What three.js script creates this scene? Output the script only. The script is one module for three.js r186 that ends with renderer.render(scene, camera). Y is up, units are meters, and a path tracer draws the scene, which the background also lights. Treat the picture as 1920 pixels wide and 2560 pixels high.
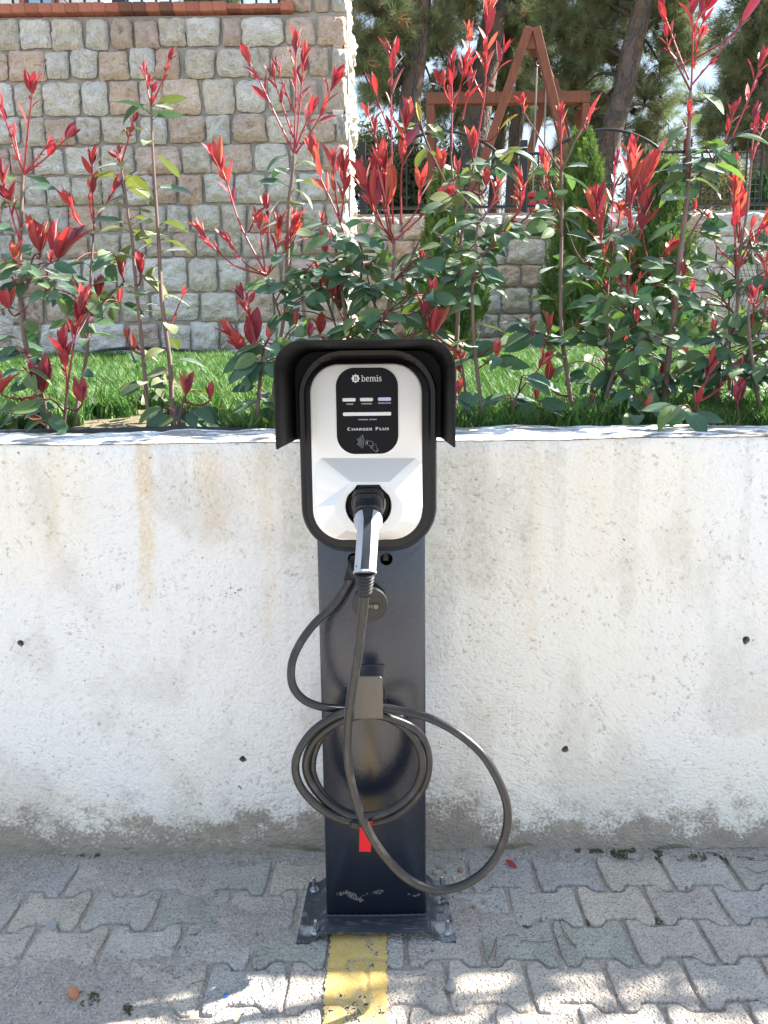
import * as THREE from 'three';
import { mergeGeometries, mergeVertices, toCreasedNormals } from 'three/addons/utils/BufferGeometryUtils.js';
import { RoundedBoxGeometry } from 'three/addons/geometries/RoundedBoxGeometry.js';
import { Brush, Evaluator, SUBTRACTION } from 'three-bvh-csg';

// ---------------------------------------------------------------- camera, sky, sun, exposure
const scene = new THREE.Scene();
const FPX = 1850;                                        // focal length in pixels of the 1920 x 2560 photograph
const camera = new THREE.PerspectiveCamera(2 * Math.atan(1280 / FPX) * 180 / Math.PI, 0.75, 0.05, 400);
camera.position.set(0.0244, 1.055, 1.343);
camera.rotation.set(-9.03 * Math.PI / 180, 0, 0);
camera.rotateZ(-0.011);
camera.updateMatrixWorld(true);
camera.updateProjectionMatrix();

const SUN = new THREE.Vector3(Math.sin(1.22) * Math.cos(0.715), Math.sin(0.715), -Math.cos(1.22) * Math.cos(0.715));
const sun = new THREE.DirectionalLight(new THREE.Color(1, 0.945, 0.85), 5);
sun.position.copy(SUN).multiplyScalar(20);
sun.castShadow = true;
sun.shadow.radius = 1.2;
sun.shadow.mapSize.set(4096, 4096);
Object.assign(sun.shadow.camera, { left: -8, right: 8, top: 8, bottom: -8, near: 1, far: 60 });
scene.add(sun);

{ // the sky: pale spring blue, whiter towards the horizon and round the sun
  const W = 256, H = 128, d = new Float32Array(W * H * 4), v = new THREE.Vector3();
  for (let j = 0; j < H; j++) for (let i = 0; i < W; i++) {
    const el = ((j + 0.5) / H - 0.5) * Math.PI, az = ((i + 0.5) / W - 0.5) * 2 * Math.PI;
    v.set(Math.cos(el) * Math.cos(az), Math.sin(el), Math.cos(el) * Math.sin(az));
    const t = Math.pow(Math.max(0, Math.sin(el)), 0.55), c = Math.max(0, v.dot(SUN));
    const glow = 0.2 * Math.pow(c, 6);
    const k = (j * W + i) * 4, S = 0.40;
    d[k] = S * (0.66 * (1 - t) + 0.42 * t + glow);
    d[k + 1] = S * (0.80 * (1 - t) + 0.57 * t + glow * 0.95);
    d[k + 2] = S * (0.91 * (1 - t) + 0.84 * t + glow * 0.85);
    d[k + 3] = 1;
  }
  const tex = new THREE.DataTexture(d, W, H, THREE.RGBAFormat, THREE.FloatType);
  tex.mapping = THREE.EquirectangularReflectionMapping; tex.magFilter = tex.minFilter = THREE.LinearFilter; tex.needsUpdate = true;
  scene.background = tex; scene.environment = tex;
}

const renderer = new THREE.WebGLRenderer({ antialias: true });
renderer.toneMapping = THREE.LinearToneMapping;
renderer.toneMappingExposure = 4.25;
renderer.shadowMap.enabled = true;
renderer.setSize(768, 1024);

// ---------------------------------------------------------------- helpers
let seed = 1;
function rng(s) { let a = s >>> 0; return () => { a |= 0; a = a + 0x6D2B79F5 | 0; let t = Math.imul(a ^ a >>> 15, 1 | a); t = t + Math.imul(t ^ t >>> 7, 61 | t) ^ t; return ((t ^ t >>> 14) >>> 0) / 4294967296; }; }
const V = (x, y, z) => new THREE.Vector3(x, y, z);
const lerp = (a, b, t) => a + (b - a) * t, clamp = (x, a = 0, b = 1) => Math.min(b, Math.max(a, x));
const sstep = (a, b, x) => { const t = clamp((x - a) / (b - a)); return t * t * (3 - 2 * t); };
// the place in the world, on the upright plane z, that shows at pixel (px, py) of the 1920 x 2560 photograph: used as a ruler while building
function at(px, py, z) {
  const p = V(px / 960 - 1, 1 - py / 1280, 0.5).unproject(camera).sub(camera.position);
  return camera.position.clone().addScaledVector(p, (z - camera.position.z) / p.z);
}
const used = {};
function numbered(name) { const n = used[name] = (used[name] ?? -1) + 1; return n ? `${name}_${String(n).padStart(3, '0')}` : name; }
function tag(o, label, category, group) { o.userData.label = label; o.userData.category = category; if (group) o.userData.group = group; return o; }
function thing(name, label, category, p = V(0, 0, 0), group) {
  const o = new THREE.Group(); o.name = numbered(name); o.position.copy(p); scene.add(o);
  return tag(o, label, category, group);
}
function shadows(m) { m.castShadow = m.receiveShadow = true; return m; }
// a part, its geometry given in world coordinates
function part(parent, name, geo, mat, label) {
  const g = geo.clone(); let p = parent; const off = V(0, 0, 0);
  while (p && p !== scene) { off.add(p.position); p = p.parent; }
  g.translate(-off.x, -off.y, -off.z);
  const m = shadows(new THREE.Mesh(g, mat)); m.name = name; parent.add(m);
  if (label) m.userData.label = label;
  return m;
}
function single(name, geo, mat, label, category, group) {
  geo.computeBoundingBox(); const b = geo.boundingBox, c = V((b.min.x + b.max.x) / 2, b.min.y, (b.min.z + b.max.z) / 2);
  geo.translate(-c.x, -c.y, -c.z);
  const m = shadows(new THREE.Mesh(geo, mat)); m.name = numbered(name); m.position.copy(c); scene.add(m);
  return label ? tag(m, label, category, group) : m;
}
function struct(name, geo, mat) { const m = shadows(new THREE.Mesh(geo, mat)); m.name = numbered(name); m.userData.kind = 'structure'; scene.add(m); return m; }
function box(w, h, d, x, y, z, r = 0) { const g = r ? new RoundedBoxGeometry(w, h, d, 2, r) : new THREE.BoxGeometry(w, h, d); return g.translate(x, y, z); }
function bar(a, b, w, d = w, r = 0) { // a straight beam of rectangular section from a to b
  const L = a.distanceTo(b), g = r ? new RoundedBoxGeometry(w, L, d, 1, r) : new THREE.BoxGeometry(w, L, d);
  const q = new THREE.Quaternion().setFromUnitVectors(V(0, 1, 0), b.clone().sub(a).normalize());
  return g.applyQuaternion(q).translate((a.x + b.x) / 2, (a.y + b.y) / 2, (a.z + b.z) / 2);
}
function merge(list) { return mergeGeometries(list.map((g) => { const n = g.index ? g.toNonIndexed() : g; for (const k of Object.keys(n.attributes)) if (!['position', 'normal', 'uv'].includes(k)) n.deleteAttribute(k); if (!n.attributes.uv) n.setAttribute('uv', new THREE.BufferAttribute(new Float32Array(n.attributes.position.count * 2), 2)); return n; })); }
// a tapered tube through points; rad may be a function of t
function tube(pts, rad, seg = 24, sides = 6, curveT = 0.5) {
  const c = pts.length > 2 ? new THREE.CatmullRomCurve3(pts, false, 'centripetal', curveT) : new THREE.LineCurve3(pts[0], pts[1]);
  const P = [], T = []; for (let i = 0; i <= seg; i++) { P.push(c.getPoint(i / seg)); T.push(c.getTangent(i / seg)); }
  let n = Math.abs(T[0].y) > 0.9 ? V(1, 0, 0) : V(0, 1, 0); n.addScaledVector(T[0], -n.dot(T[0])).normalize();
  const pos = [], uv = [], idx = []; let len = 0;
  for (let i = 0; i <= seg; i++) {
    if (i) { n.addScaledVector(T[i], -n.dot(T[i])).normalize(); len += P[i].distanceTo(P[i - 1]); }
    const b = T[i].clone().cross(n), r = typeof rad === 'function' ? rad(i / seg) : rad;
    for (let k = 0; k <= sides; k++) { const a = k / sides * Math.PI * 2, x = Math.cos(a) * r, y = Math.sin(a) * r; pos.push(P[i].x + n.x * x + b.x * y, P[i].y + n.y * x + b.y * y, P[i].z + n.z * x + b.z * y); uv.push(k / sides, len); }
  }
  const w = sides + 1;
  for (let i = 0; i < seg; i++) for (let k = 0; k < sides; k++) { const a = i * w + k; idx.push(a, a + 1, a + w, a + 1, a + w + 1, a + w); }
  const s0 = pos.length / 3; pos.push(P[0].x, P[0].y, P[0].z, P[seg].x, P[seg].y, P[seg].z); uv.push(0, 0, 0, len);
  for (let k = 0; k < sides; k++) idx.push(s0, k + 1, k, s0 + 1, seg * w + k, seg * w + k + 1);
  const g = new THREE.BufferGeometry(); g.setAttribute('position', new THREE.Float32BufferAttribute(pos, 3)); g.setAttribute('uv', new THREE.Float32BufferAttribute(uv, 2)); g.setIndex(idx);
  g.computeVertexNormals();
  const N = g.attributes.normal; for (let i = 0; i <= seg; i++) { const a = i * w, b = a + sides; const m = V(N.getX(a) + N.getX(b), N.getY(a) + N.getY(b), N.getZ(a) + N.getZ(b)).normalize(); N.setXYZ(a, m.x, m.y, m.z); N.setXYZ(b, m.x, m.y, m.z); }
  return g;
}
// ---- noise
const HT = new Float32Array(65536); { const r = rng(77); for (let i = 0; i < 65536; i++) HT[i] = r(); }
const PT = new Uint16Array(65536); { const r = rng(78); for (let i = 0; i < 65536; i++) PT[i] = r() * 65536; }
function hash(x, y, s) { return HT[(x + PT[(y + PT[(s * 977) & 65535]) & 65535]) & 65535]; }
function vnoise(x, y, s, px = 0, py = 0) { // value noise, tiling every px, py cells
  const xi = Math.floor(x), yi = Math.floor(y); let fx = x - xi, fy = y - yi; fx = fx * fx * (3 - 2 * fx); fy = fy * fy * (3 - 2 * fy);
  let x0 = xi, x1 = xi + 1, y0 = yi, y1 = yi + 1;
  if (px) { x0 = ((x0 % px) + px) % px; x1 = ((x1 % px) + px) % px; } if (py) { y0 = ((y0 % py) + py) % py; y1 = ((y1 % py) + py) % py; }
  const a = hash(x0, y0, s), b = hash(x1, y0, s), c = hash(x0, y1, s), d = hash(x1, y1, s);
  return a + (b - a) * fx + (c - a) * fy + (a - b - c + d) * fx * fy;
}
function fbm(x, y, s, o = 4, px = 0, py = 0) { let v = 0, a = 0.5, t = 0; for (let i = 0; i < o; i++) { v += a * vnoise(x, y, s + i * 17, px, py); t += a; a *= 0.5; x *= 2; y *= 2; px *= 2; py *= 2; } return v / t; }
// ---- textures; f(u, v, out) fills linear r, g, b in 0..1
const toS = (c) => { c = clamp(c); return 255 * (c <= 0.0031308 ? c * 12.92 : 1.055 * Math.pow(c, 1 / 2.4) - 0.055); };
function tex(w, h, f, { color = true, wrap = THREE.RepeatWrapping } = {}) {
  const d = new Uint8Array(w * h * 4), o = [0, 0, 0, 1];
  for (let j = 0; j < h; j++) for (let i = 0; i < w; i++) {
    o[3] = 1; f((i + 0.5) / w, (j + 0.5) / h, o); const k = (j * w + i) * 4;
    if (color) { d[k] = toS(o[0]); d[k + 1] = toS(o[1]); d[k + 2] = toS(o[2]); } else { d[k] = d[k + 1] = d[k + 2] = clamp(o[0]) * 255; }
    d[k + 3] = clamp(o[3]) * 255;
  }
  const t = new THREE.DataTexture(d, w, h); t.wrapS = t.wrapT = wrap; t.magFilter = THREE.LinearFilter; t.minFilter = THREE.LinearMipmapLinearFilter; t.generateMipmaps = true;
  if (color) t.colorSpace = THREE.SRGBColorSpace; t.needsUpdate = true; return t;
}
const rep = (t, x, y) => { const c = t.clone(); c.repeat.set(x, y); c.needsUpdate = true; return c; };
const C = (r, g, b) => new THREE.Color().setRGB(r, g, b);
const std = (color, roughness, extra = {}) => new THREE.MeshStandardMaterial({ color, roughness, ...extra });
const phys = (color, roughness, extra = {}) => new THREE.MeshPhysicalMaterial({ color, roughness, ...extra });
function planarUV(g, ax, ay, s = 1, ox = 0, oy = 0) { const p = g.attributes.position, uv = new Float32Array(p.count * 2), get = { x: 'getX', y: 'getY', z: 'getZ' }; for (let i = 0; i < p.count; i++) { uv[2 * i] = p[get[ax]](i) * s + ox; uv[2 * i + 1] = p[get[ay]](i) * s + oy; } g.setAttribute('uv', new THREE.BufferAttribute(uv, 2)); return g; }
function boxUV(g, s = 1) { // uv in metres from the side a face looks to
  const n = g.index ? g.toNonIndexed() : g; n.computeVertexNormals(); const p = n.attributes.position, N = n.attributes.normal, uv = new Float32Array(p.count * 2);
  for (let i = 0; i < p.count; i++) { const a = Math.abs(N.getX(i)), b = Math.abs(N.getY(i)), c = Math.abs(N.getZ(i)); const q = a > b && a > c ? [p.getZ(i), p.getY(i)] : b > c ? [p.getX(i), p.getZ(i)] : [p.getX(i), p.getY(i)]; uv[2 * i] = q[0] * s; uv[2 * i + 1] = q[1] * s; }
  n.setAttribute('uv', new THREE.BufferAttribute(uv, 2)); return n;
}
function grid(nu, nv, f) { // f(u, v) -> Vector3; uv = (u, v)
  const pos = [], uv = [], idx = [];
  for (let j = 0; j <= nv; j++) for (let i = 0; i <= nu; i++) { const p = f(i / nu, j / nv); pos.push(p.x, p.y, p.z); uv.push(i / nu, j / nv); }
  for (let j = 0; j < nv; j++) for (let i = 0; i < nu; i++) { const a = j * (nu + 1) + i, b = a + 1, c = a + nu + 1, d = c + 1; idx.push(a, b, d, a, d, c); }
  const g = new THREE.BufferGeometry(); g.setAttribute('position', new THREE.Float32BufferAttribute(pos, 3)); g.setAttribute('uv', new THREE.Float32BufferAttribute(uv, 2)); g.setIndex(idx); g.computeVertexNormals(); return g;
}
function roundRect(w, h, r, rb = r) { // centred; r top corners, rb bottom corners
  const s = new THREE.Shape(), x = w / 2, y = h / 2, k = Math.PI / 2;
  s.moveTo(-x + rb, -y); s.lineTo(x - rb, -y); s.absarc(x - rb, -y + rb, rb, -k, 0); s.lineTo(x, y - r); s.absarc(x - r, y - r, r, 0, k); s.lineTo(-x + r, y); s.absarc(-x + r, y - r, r, k, 2 * k); s.lineTo(-x, -y + rb); s.absarc(-x + rb, -y + rb, rb, 2 * k, 3 * k); return s;
}
const extrude = (s, depth, bevel = 0, seg = 2, curve = 12) => new THREE.ExtrudeGeometry(s, { depth: depth - 2 * bevel, bevelEnabled: bevel > 0, bevelSize: bevel, bevelThickness: bevel, bevelOffset: -bevel, bevelSegments: seg, curveSegments: curve }).translate(0, 0, bevel);

// ---------------------------------------------------------------- the low rendered wall behind the charger
const WF = -0.24, WB = -0.44;                          // its front and its back
const hole = [[52, 1608, .0085], [607, 1898, .0085], [1413, 1873, .0082], [1865, 1600, .0095]].map(([x, y, r]) => [at(x, y, WF), r]);
{
  const WW = 2048, WH = 1024, M = 2 / WW;              // the texture covers 2 m x 1 m round x = 0, mirrored beyond
  const streak = [[345, 1120, 1560, .026, .62], [520, 1090, 1420, .045, .42], [372, 1150, 1300, .02, .4], [660, 1100, 1700, .02, .2], [120, 1110, 1500, .025, .22], [1500, 1100, 1500, .05, .16], [1340, 1110, 1700, .02, .18]].map(([x, y0, y1, w, k]) => { const a = at(x, y0, WF), b = at(x, y1, WF); return [a.x, a.y, b.y, w, k]; });
  const spots = []; { const r = rng(5);
    const cl = [[130, 1720, 170], [310, 1640, 90], [620, 1580, 60], [1550, 1510, 110], [1250, 1800, 90], [1180, 1560, 120], [560, 1480, 50], [240, 1500, 200], [1480, 1350, 160], [1780, 1350, 120], [1700, 1800, 150], [1500, 1980, 160], [480, 1980, 190], [190, 2000, 140]];
    for (const [x, y, s] of cl) { const n = 22; for (let i = 0; i < n; i++) { const a = r() * 6.28, d = Math.sqrt(r()) * s * (0.4 + r()); const p = at(x + Math.cos(a) * d, y + Math.sin(a) * d * .7, WF); spots.push([p.x, p.y, .0006 + .0016 * r() * r(), .7 + .3 * r()]); } }
    for (let i = 0; i < 520; i++) spots.push([-1 + 2 * r(), r() * .95, .0006 + .0022 * r() * r() * r(), .5 + .5 * r()]);
    for (const [x, y, s] of [[600, 1475, 8], [575, 1470, 6], [560, 1780, 3], [1220, 1790, 4], [1285, 1835, 5], [1755, 1660, 4], [1530, 1495, 4], [505, 1395, 3], [590, 1110, 5], [375, 1145, 4], [245, 1135, 4], [45, 1133, 5], [1190, 1200, 3], [1560, 1350, 5], [430, 1900, 4], [600, 1970, 8], [500, 2010, 6], [1500, 1905, 4], [1600, 1885, 3], [1100, 1870, 4]]) { const p = at(x, y, WF); for (let i = 0; i < 6; i++) spots.push([p.x + (r() - .5) * s * .0012, p.y + (r() - .5) * s * .0008, s * .00022 * (.5 + r()), .9]); } }
  const mark = new Float32Array(WW * WH);
  for (const [x, y, s, k] of spots) { const R = Math.ceil(s / M) + 1, cx = (x + 1) / M, cy = y / M; for (let j = -R; j <= R; j++) for (let i = -R; i <= R; i++) { const X = Math.round(cx) + i, Y = Math.round(cy) + j; if (X < 0 || Y < 0 || X >= WW || Y >= WH) continue; const d = Math.hypot(X - cx, (Y - cy) * 1.2) * M / s + (vnoise(X * .5, Y * .5, 9) - .5) * .7; if (d < 1) mark[Y * WW + X] = Math.max(mark[Y * WW + X], k * sstep(1, .6, d)); } }
  const relief = new Float32Array(WW * WH);
  let wx = 0, wy = 0, a = 0; for (let j = 0; j < WH; j++) for (let i = 0; i < WW; i++) { // rough render: lumps, float marks that run along the sweep of the trowel, pits
    const x = i * M - 1, y = j * M; if (i % 4 === 0) { wx = (fbm(x * 5, y * 5, 31, 3) - .5) * .06; wy = (fbm(x * 5, y * 5, 32, 3) - .5) * .06; a = 2.6 * (fbm(x * 1.6 + 3, y * 1.6, 33, 2) - .5) - .25; }
    const u = (x + wx) * Math.cos(a) + (y + wy) * Math.sin(a), w = -(x + wx) * Math.sin(a) + (y + wy) * Math.cos(a);
    relief[j * WW + i] = .36 * fbm(x * 240, y * 240, 34, 2) + .30 * fbm(x * 110, y * 110, 38, 2) + .20 * vnoise(u * 80, w * 230, 35) + .14 * fbm(x * 40, y * 40, 36, 2) - .55 * mark[j * WW + i];
  }
  const color = tex(WW, WH, (u, v, o) => {
    const x = u * 2 - 1, y = v, i = Math.min(WW - 1, u * WW | 0), j = Math.min(WH - 1, v * WH | 0), R = relief[j * WW + i];
    const big = fbm(x * 2.2 + 9, y * 2.2, 41, 4), mid = fbm(x * 9, y * 6, 42, 4), fine = fbm(x * 120, y * 120, 43, 2);
    let r = .815, g = .785, b = .74;
    const warm = sstep(.45, .62, big); r += .01 * warm; g -= .008 * warm; b -= .055 * warm;
    const cool = sstep(.5, .35, big) ; b += .01 * cool; r -= .012 * cool;
    const grime = sstep(.5, .72, mid) * (.4 + .6 * fine) * .17; r *= 1 - grime; g *= 1 - grime * 1.06; b *= 1 - grime * 1.2;
    const low = sstep(.43, .24, R) * .42 * (.35 + .65 * sstep(.35, .65, fbm(x * 14, y * 14, 44, 3))); r *= 1 - low * .8; g *= 1 - low * .87; b *= 1 - low; // dirt lodged in the hollows of the render
    for (const [sx, y0, y1, w, k] of streak) { if (y > y0 + .02 || y < y1 || Math.abs(x - sx) > w * 1.7) continue; const dx = (x - sx + (vnoise(y * 9, sx * 50, 45) - .5) * w * 1.1) / w; const e = sstep(1, .3, Math.abs(dx)) * sstep(y1, y1 + .12, y) * k * sstep(.05, .62, fbm(x * 170, y * 150, 46, 3)) * (.6 + .6 * vnoise(y * 26, sx * 9, 57)) ; r *= 1 - .1 * e; g *= 1 - .30 * e; b *= 1 - .56 * e; }
    const drip = y < .35 ? 0 : sstep(.62, .8, vnoise(x * 42, y * 2.2, 47)) * sstep(.35, .8, y) * .13 * fine; r *= 1 - drip; g *= 1 - drip; b *= 1 - 1.3 * drip;
    // damp soil and algae splashed on the foot of the wall, with a ragged grainy upper edge
    if (y < .4) { const edge = .048 + .06 * fbm(x * 7, 3, 48, 4) + .03 * sstep(.5, .8, vnoise(x * 3.1, 7, 49)), n = (fbm(x * 230, y * 230, 50, 2) - .5) * .085 + (fbm(x * 26, y * 34, 53, 5) - .5) * .13;
    const m = sstep(.032, -.035, y - edge + n); const mb = .80 * m + .34 * sstep(.09, -.03, y - edge + n * 1.5) * (1 - m);
    const t1 = .6 + .5 * fbm(x * 30, y * 30, 51, 3); r = lerp(r, .27 * t1, mb); g = lerp(g, .21 * t1, mb); b = lerp(b, .15 * t1, mb);
    if (y < .04) { const gr = sstep(.60, .72, fbm(x * 10, y * 30, 52, 3)) * sstep(.035, .008, y) * .7; r = lerp(r, .1, gr); g = lerp(g, .11, gr); b = lerp(b, .04, gr); } }
    const k = mark[j * WW + i] * .82; r = lerp(r, .15, k); g = lerp(g, .125, k); b = lerp(b, .095, k);
    o[0] = r; o[1] = g; o[2] = b;
  }, { wrap: THREE.MirroredRepeatWrapping });
  const bump = tex(WW, WH, (u, v, o) => { o[0] = relief[Math.min(WH - 1, v * WH | 0) * WW + Math.min(WW - 1, u * WW | 0)]; }, { color: false, wrap: THREE.MirroredRepeatWrapping });
  const face = std(C(1, 1, 1), .93, { map: color, bumpMap: bump, bumpScale: .0062 });
  const hTop = (x) => .956 + .006 * (fbm(x * 5, 1, 61, 3) - .5), hBack = (x) => .977 + .013 * (fbm(x * 4.5 + 3, 5, 62, 3) - .5) + .008 * (fbm(x * 22, 5, 63, 2) - .5);
  const X0 = -3.2, X1 = 3.6;
  const wall = thing('low_wall', 'low white rendered retaining wall with rust streaks running behind the charger', 'wall', V(0, 0, WF));
  // front: a skin with a body behind it, holes drilled in
  const prof = (x, y) => WF + .004 * (fbm(x * 4, y * 4, 64, 3) - .5) * 2 * sstep(0, .1, y);
  let front = grid(260, 46, (u, v) => { const x = lerp(X0, X1, u), top = hTop(x); const y = v * top; const round = sstep(top - .012, top, y); return V(x, y - round * .001, prof(x, y) - round * .007); });
  const skirt = (a, b) => grid(a.length - 1, 1, (u, v) => { const i = Math.round(u * (a.length - 1)); return (v ? b : a)[i]; });
  const ring = (y, z) => { const r = []; for (let i = 0; i <= 260; i++) { const x = lerp(X0, X1, i / 260); r.push(V(x, y === 'top' ? hTop(x) - .001 : y, z === 'front' ? prof(x, y === 'top' ? hTop(x) : 0) - (y === 'top' ? .007 : 0) : z)); } return r; };
  const body = [front, skirt(ring('top', 'front'), ring('top', WF - .06)), skirt(ring('top', WF - .06), ring(0, WF - .06)), skirt(ring(0, WF - .06), ring(0, 'front'))];
  for (const s of [0, 1]) { const x = s ? X1 : X0; const q = [V(x, 0, s ? prof(x, 0) : WF - .06), V(x, 0, s ? WF - .06 : prof(x, 0)), V(x, hTop(x) - .001, s ? WF - .06 : prof(x, hTop(x)) - .007), V(x, hTop(x) - .001, s ? prof(x, hTop(x)) - .007 : WF - .06)]; const g = new THREE.BufferGeometry().setFromPoints([q[0], q[1], q[2], q[0], q[2], q[3]]); g.computeVertexNormals(); body.push(g); }
  let g = merge(body); g = planarUV(g, 'x', 'y', 1); { const u = g.attributes.uv; for (let i = 0; i < u.count; i++) u.setX(i, (u.getX(i) + 1) / 2); }
  g = mergeVertices(g, 1e-5);
  const ev = new Evaluator(); ev.attributes = ['position', 'uv', 'normal']; ev.useGroups = false;
  let A = new Brush(g); A.updateMatrixWorld();
  hole.forEach(([p, r], i) => {
    const c = new THREE.CylinderGeometry(r, r * .75, .06, 11, 3).rotateX(Math.PI / 2); const q = c.attributes.position, rr = rng(90 + i), k = []; for (let n = 0; n < 12; n++) k.push(.8 + .4 * rr());
    for (let n = 0; n < q.count; n++) { const a = Math.round((Math.atan2(q.getY(n), q.getX(n)) / 6.2832 + 1) * 11) % 11; q.setXY(n, q.getX(n) * k[a], q.getY(n) * k[a]); }
    const B = new Brush(c); B.position.set(p.x, p.y, WF - .012); B.updateMatrixWorld(); A = ev.evaluate(A, B, SUBTRACTION);
  });
  const fg = A.geometry.clone(); fg.computeVertexNormals();
  part(wall, 'rendered_face', fg, face);
  // body and coping
  part(wall, 'core', merge([box(X1 - X0, .93, WF - .062 - WB, (X0 + X1) / 2, .465, (WF - .062 + WB) / 2)]), std(C(.4, .38, .35), .95));
  const capC = tex(2048, 256, (u, v, o) => { // white paint flaking off grey mortar
    const x = u * 2, y = v * .2, n = fbm(x * 11, y * 34, 71, 5, 22, 0) + .13 * (fbm(x * 60, y * 60, 72, 3, 120, 0) - .5), bare = sstep(.515, .535, n + .03 * Math.sin(x * 3.14)), spk = fbm(x * 170, y * 170, 73, 2, 340, 0);
    const hair = sstep(.02, .006, Math.abs(n - .522)) * .5;
    let r = .74 - .1 * (spk - .5), gg = .74 - .1 * (spk - .5), b = .73 - .1 * (spk - .5);
    const t = .7 + .6 * spk; r = lerp(r, .31 * t, bare); gg = lerp(gg, .295 * t, bare); b = lerp(b, .28 * t, bare);
    const sp = sstep(.69, .74, spk) * .5; r = lerp(r, .2, sp); gg = lerp(gg, .17, sp); b = lerp(b, .14, sp);
    const br = sstep(.60, .68, fbm(x * 13, y * 20 + 5, 74, 4, 26, 0)) * sstep(.4, .0, v) * .75; r = lerp(r, .33 * t, br); gg = lerp(gg, .26 * t, br); b = lerp(b, .2 * t, br);
    o[0] = r * (1 - hair); o[1] = gg * (1 - hair); o[2] = b * (1 - hair);
  });
  const capB = tex(1024, 128, (u, v, o) => { const x = u * 2, y = v * .2; const n = fbm(x * 11, y * 34, 71, 5, 22, 0); o[0] = .45 * fbm(x * 90, y * 90, 75, 3, 180, 0) + .55 * sstep(.54, .505, n + .03 * Math.sin(x * 3.14)); }, { color: false });
  const cap = grid(560, 14, (u, v) => { const x = lerp(X0, X1, u), z = lerp(WF, WB, v); const a = hTop(x), b = hBack(x), e = Math.pow(v, .75); let y = lerp(a, b, e) + .005 * (fbm(x * 26, z * 26, 65, 3) - .5) * Math.min(1, v * 8); let zz = z + (v === 0 ? -.004 : 0); if (v > .9) y -= .02 * Math.pow((v - .9) / .1, 2); return V(x, y + .001, zz + .003 * (fbm(x * 30, 9, 66, 3) - .5) * (v < .02 ? 1 : 0)); });
  const cg = merge([cap, grid(40, 1, (u, v) => V(lerp(X0, X1, u), lerp(hBack(lerp(X0, X1, u)) - .02, .7, v), WB))]); planarUV(cg, 'x', 'z', 1); { const u = cg.attributes.uv; for (let i = 0; i < u.count; i++) u.setXY(i, u.getX(i) / 2, (WF - u.getY(i)) / .2); }
  part(wall, 'coping', mergeVertices(cg, 1e-6), std(C(1, 1, 1), .9, { map: capC, bumpMap: capB, bumpScale: .004 }), 'rough sloping top with white paint flaking off grey mortar');
}

// ---------------------------------------------------------------- ground in front of the wall
const PITCH = .147, ROW = .104, Z0 = -.208;
const wave = (x) => { const t = Math.abs(((x / PITCH) % 1 + 1.5) % 1 - .5) * 2; return .0105 * (1 - 2 * sstep(.36, .64, t)); };  // > 0 near multiples of the pitch
const cover = (x, z) => { // where sand has washed over the pavers
  const n = fbm(x * 4.2 + 20, z * 5.5 + 3, 81, 4), left = sstep(.05, -.95, x), wallside = sstep(-.185, -.235, z) * .9, post = sstep(.34, .1, Math.hypot(x - .17, (z + .13) * 1.6)) * .55;
  return sstep(.50, .68, n * .85 + left * .30 + post * .33) * (left > .02 || post > .1 ? 1 : .2) + wallside;
};
const sandY = (x, z) => -.0063 + .0086 * Math.min(1.05, cover(x, z)) + .004 * (fbm(x * 24, z * 24, 82, 4) - .5) + .0015 * (fbm(x * 120, z * 120, 83, 2) - .5) - .003 * sstep(.1, .9, x);
const sandTex = tex(1024, 1024, (u, v, o) => { const x = u, y = v, a = fbm(x * 12, y * 12, 84, 4, 12, 12), b = fbm(x * 180, y * 180, 85, 2, 180, 180), c = vnoise(x * 340, y * 340, 86, 340, 340); let k = .62 + .7 * b + (c > .86 ? .55 : 0) - (c < .08 ? .3 : 0); o[0] = (.33 + .06 * a) * k; o[1] = (.285 + .055 * a) * k; o[2] = (.24 + .06 * a) * k; });
const grain = tex(512, 512, (u, v, o) => { o[0] = .5 * fbm(u * 60, v * 60, 87, 3, 60, 60) + .5 * fbm(u * 150, v * 150, 88, 2, 150, 150); }, { color: false });
const matSand = std(C(1, 1, 1), .96, { map: rep(sandTex, 1.6, 1.6), bumpMap: rep(grain, 3, 3), bumpScale: .004 });
{
  const far = new THREE.PlaneGeometry(300, 300, 1, 1).rotateX(-Math.PI / 2).translate(0, -.03, 0);
  struct('ground', planarUV(far, 'x', 'z', 1), std(C(1.4, 1.45, 1.5), .95, { map: sandTex }));
  const asphalt = new THREE.PlaneGeometry(80, 7).rotateX(-Math.PI / 2).translate(0, .004, 6.4); struct('road', planarUV(asphalt, 'x', 'z', 1), std(C(.45, .46, .5), .9, { map: sandTex, bumpMap: grain, bumpScale: .004 }));
  const sand = grid(420, 150, (u, v) => { const x = lerp(-1.3, 1.3, u), z = lerp(WF - .01, .66, 1 - v); return V(x, sandY(x, z), z); });
  struct('sand_bed', planarUV(sand, 'x', 'z', 1), matSand);
}
const paverTex = [0, 1, 2].map((k) => tex(512, 512, (u, v, o) => {
  const a = fbm(u * 5, v * 5, 200 + k * 9, 4, 5, 5), b = fbm(u * 90, v * 90, 201 + k * 9, 2, 90, 90), c = vnoise(u * 230, v * 230, 202 + k * 9, 230, 230), d = vnoise(u * 90, v * 90, 203 + k * 9, 90, 90);
  let t = .74 + .38 * a + .3 * (b - .5) + (c > .87 ? .3 : 0) - (c < .12 ? .32 : 0) - (d > .9 ? .34 : 0);
  o[0] = .46 * t; o[1] = .422 * t; o[2] = .375 * t; const w = sstep(.55, .75, fbm(u * 7, v * 7, 204 + k * 9, 3, 7, 7)) * .35; o[0] = lerp(o[0], .49 * t, w); o[1] = lerp(o[1], .46 * t, w); o[2] = lerp(o[2], .42 * t, w);
}));
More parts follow.
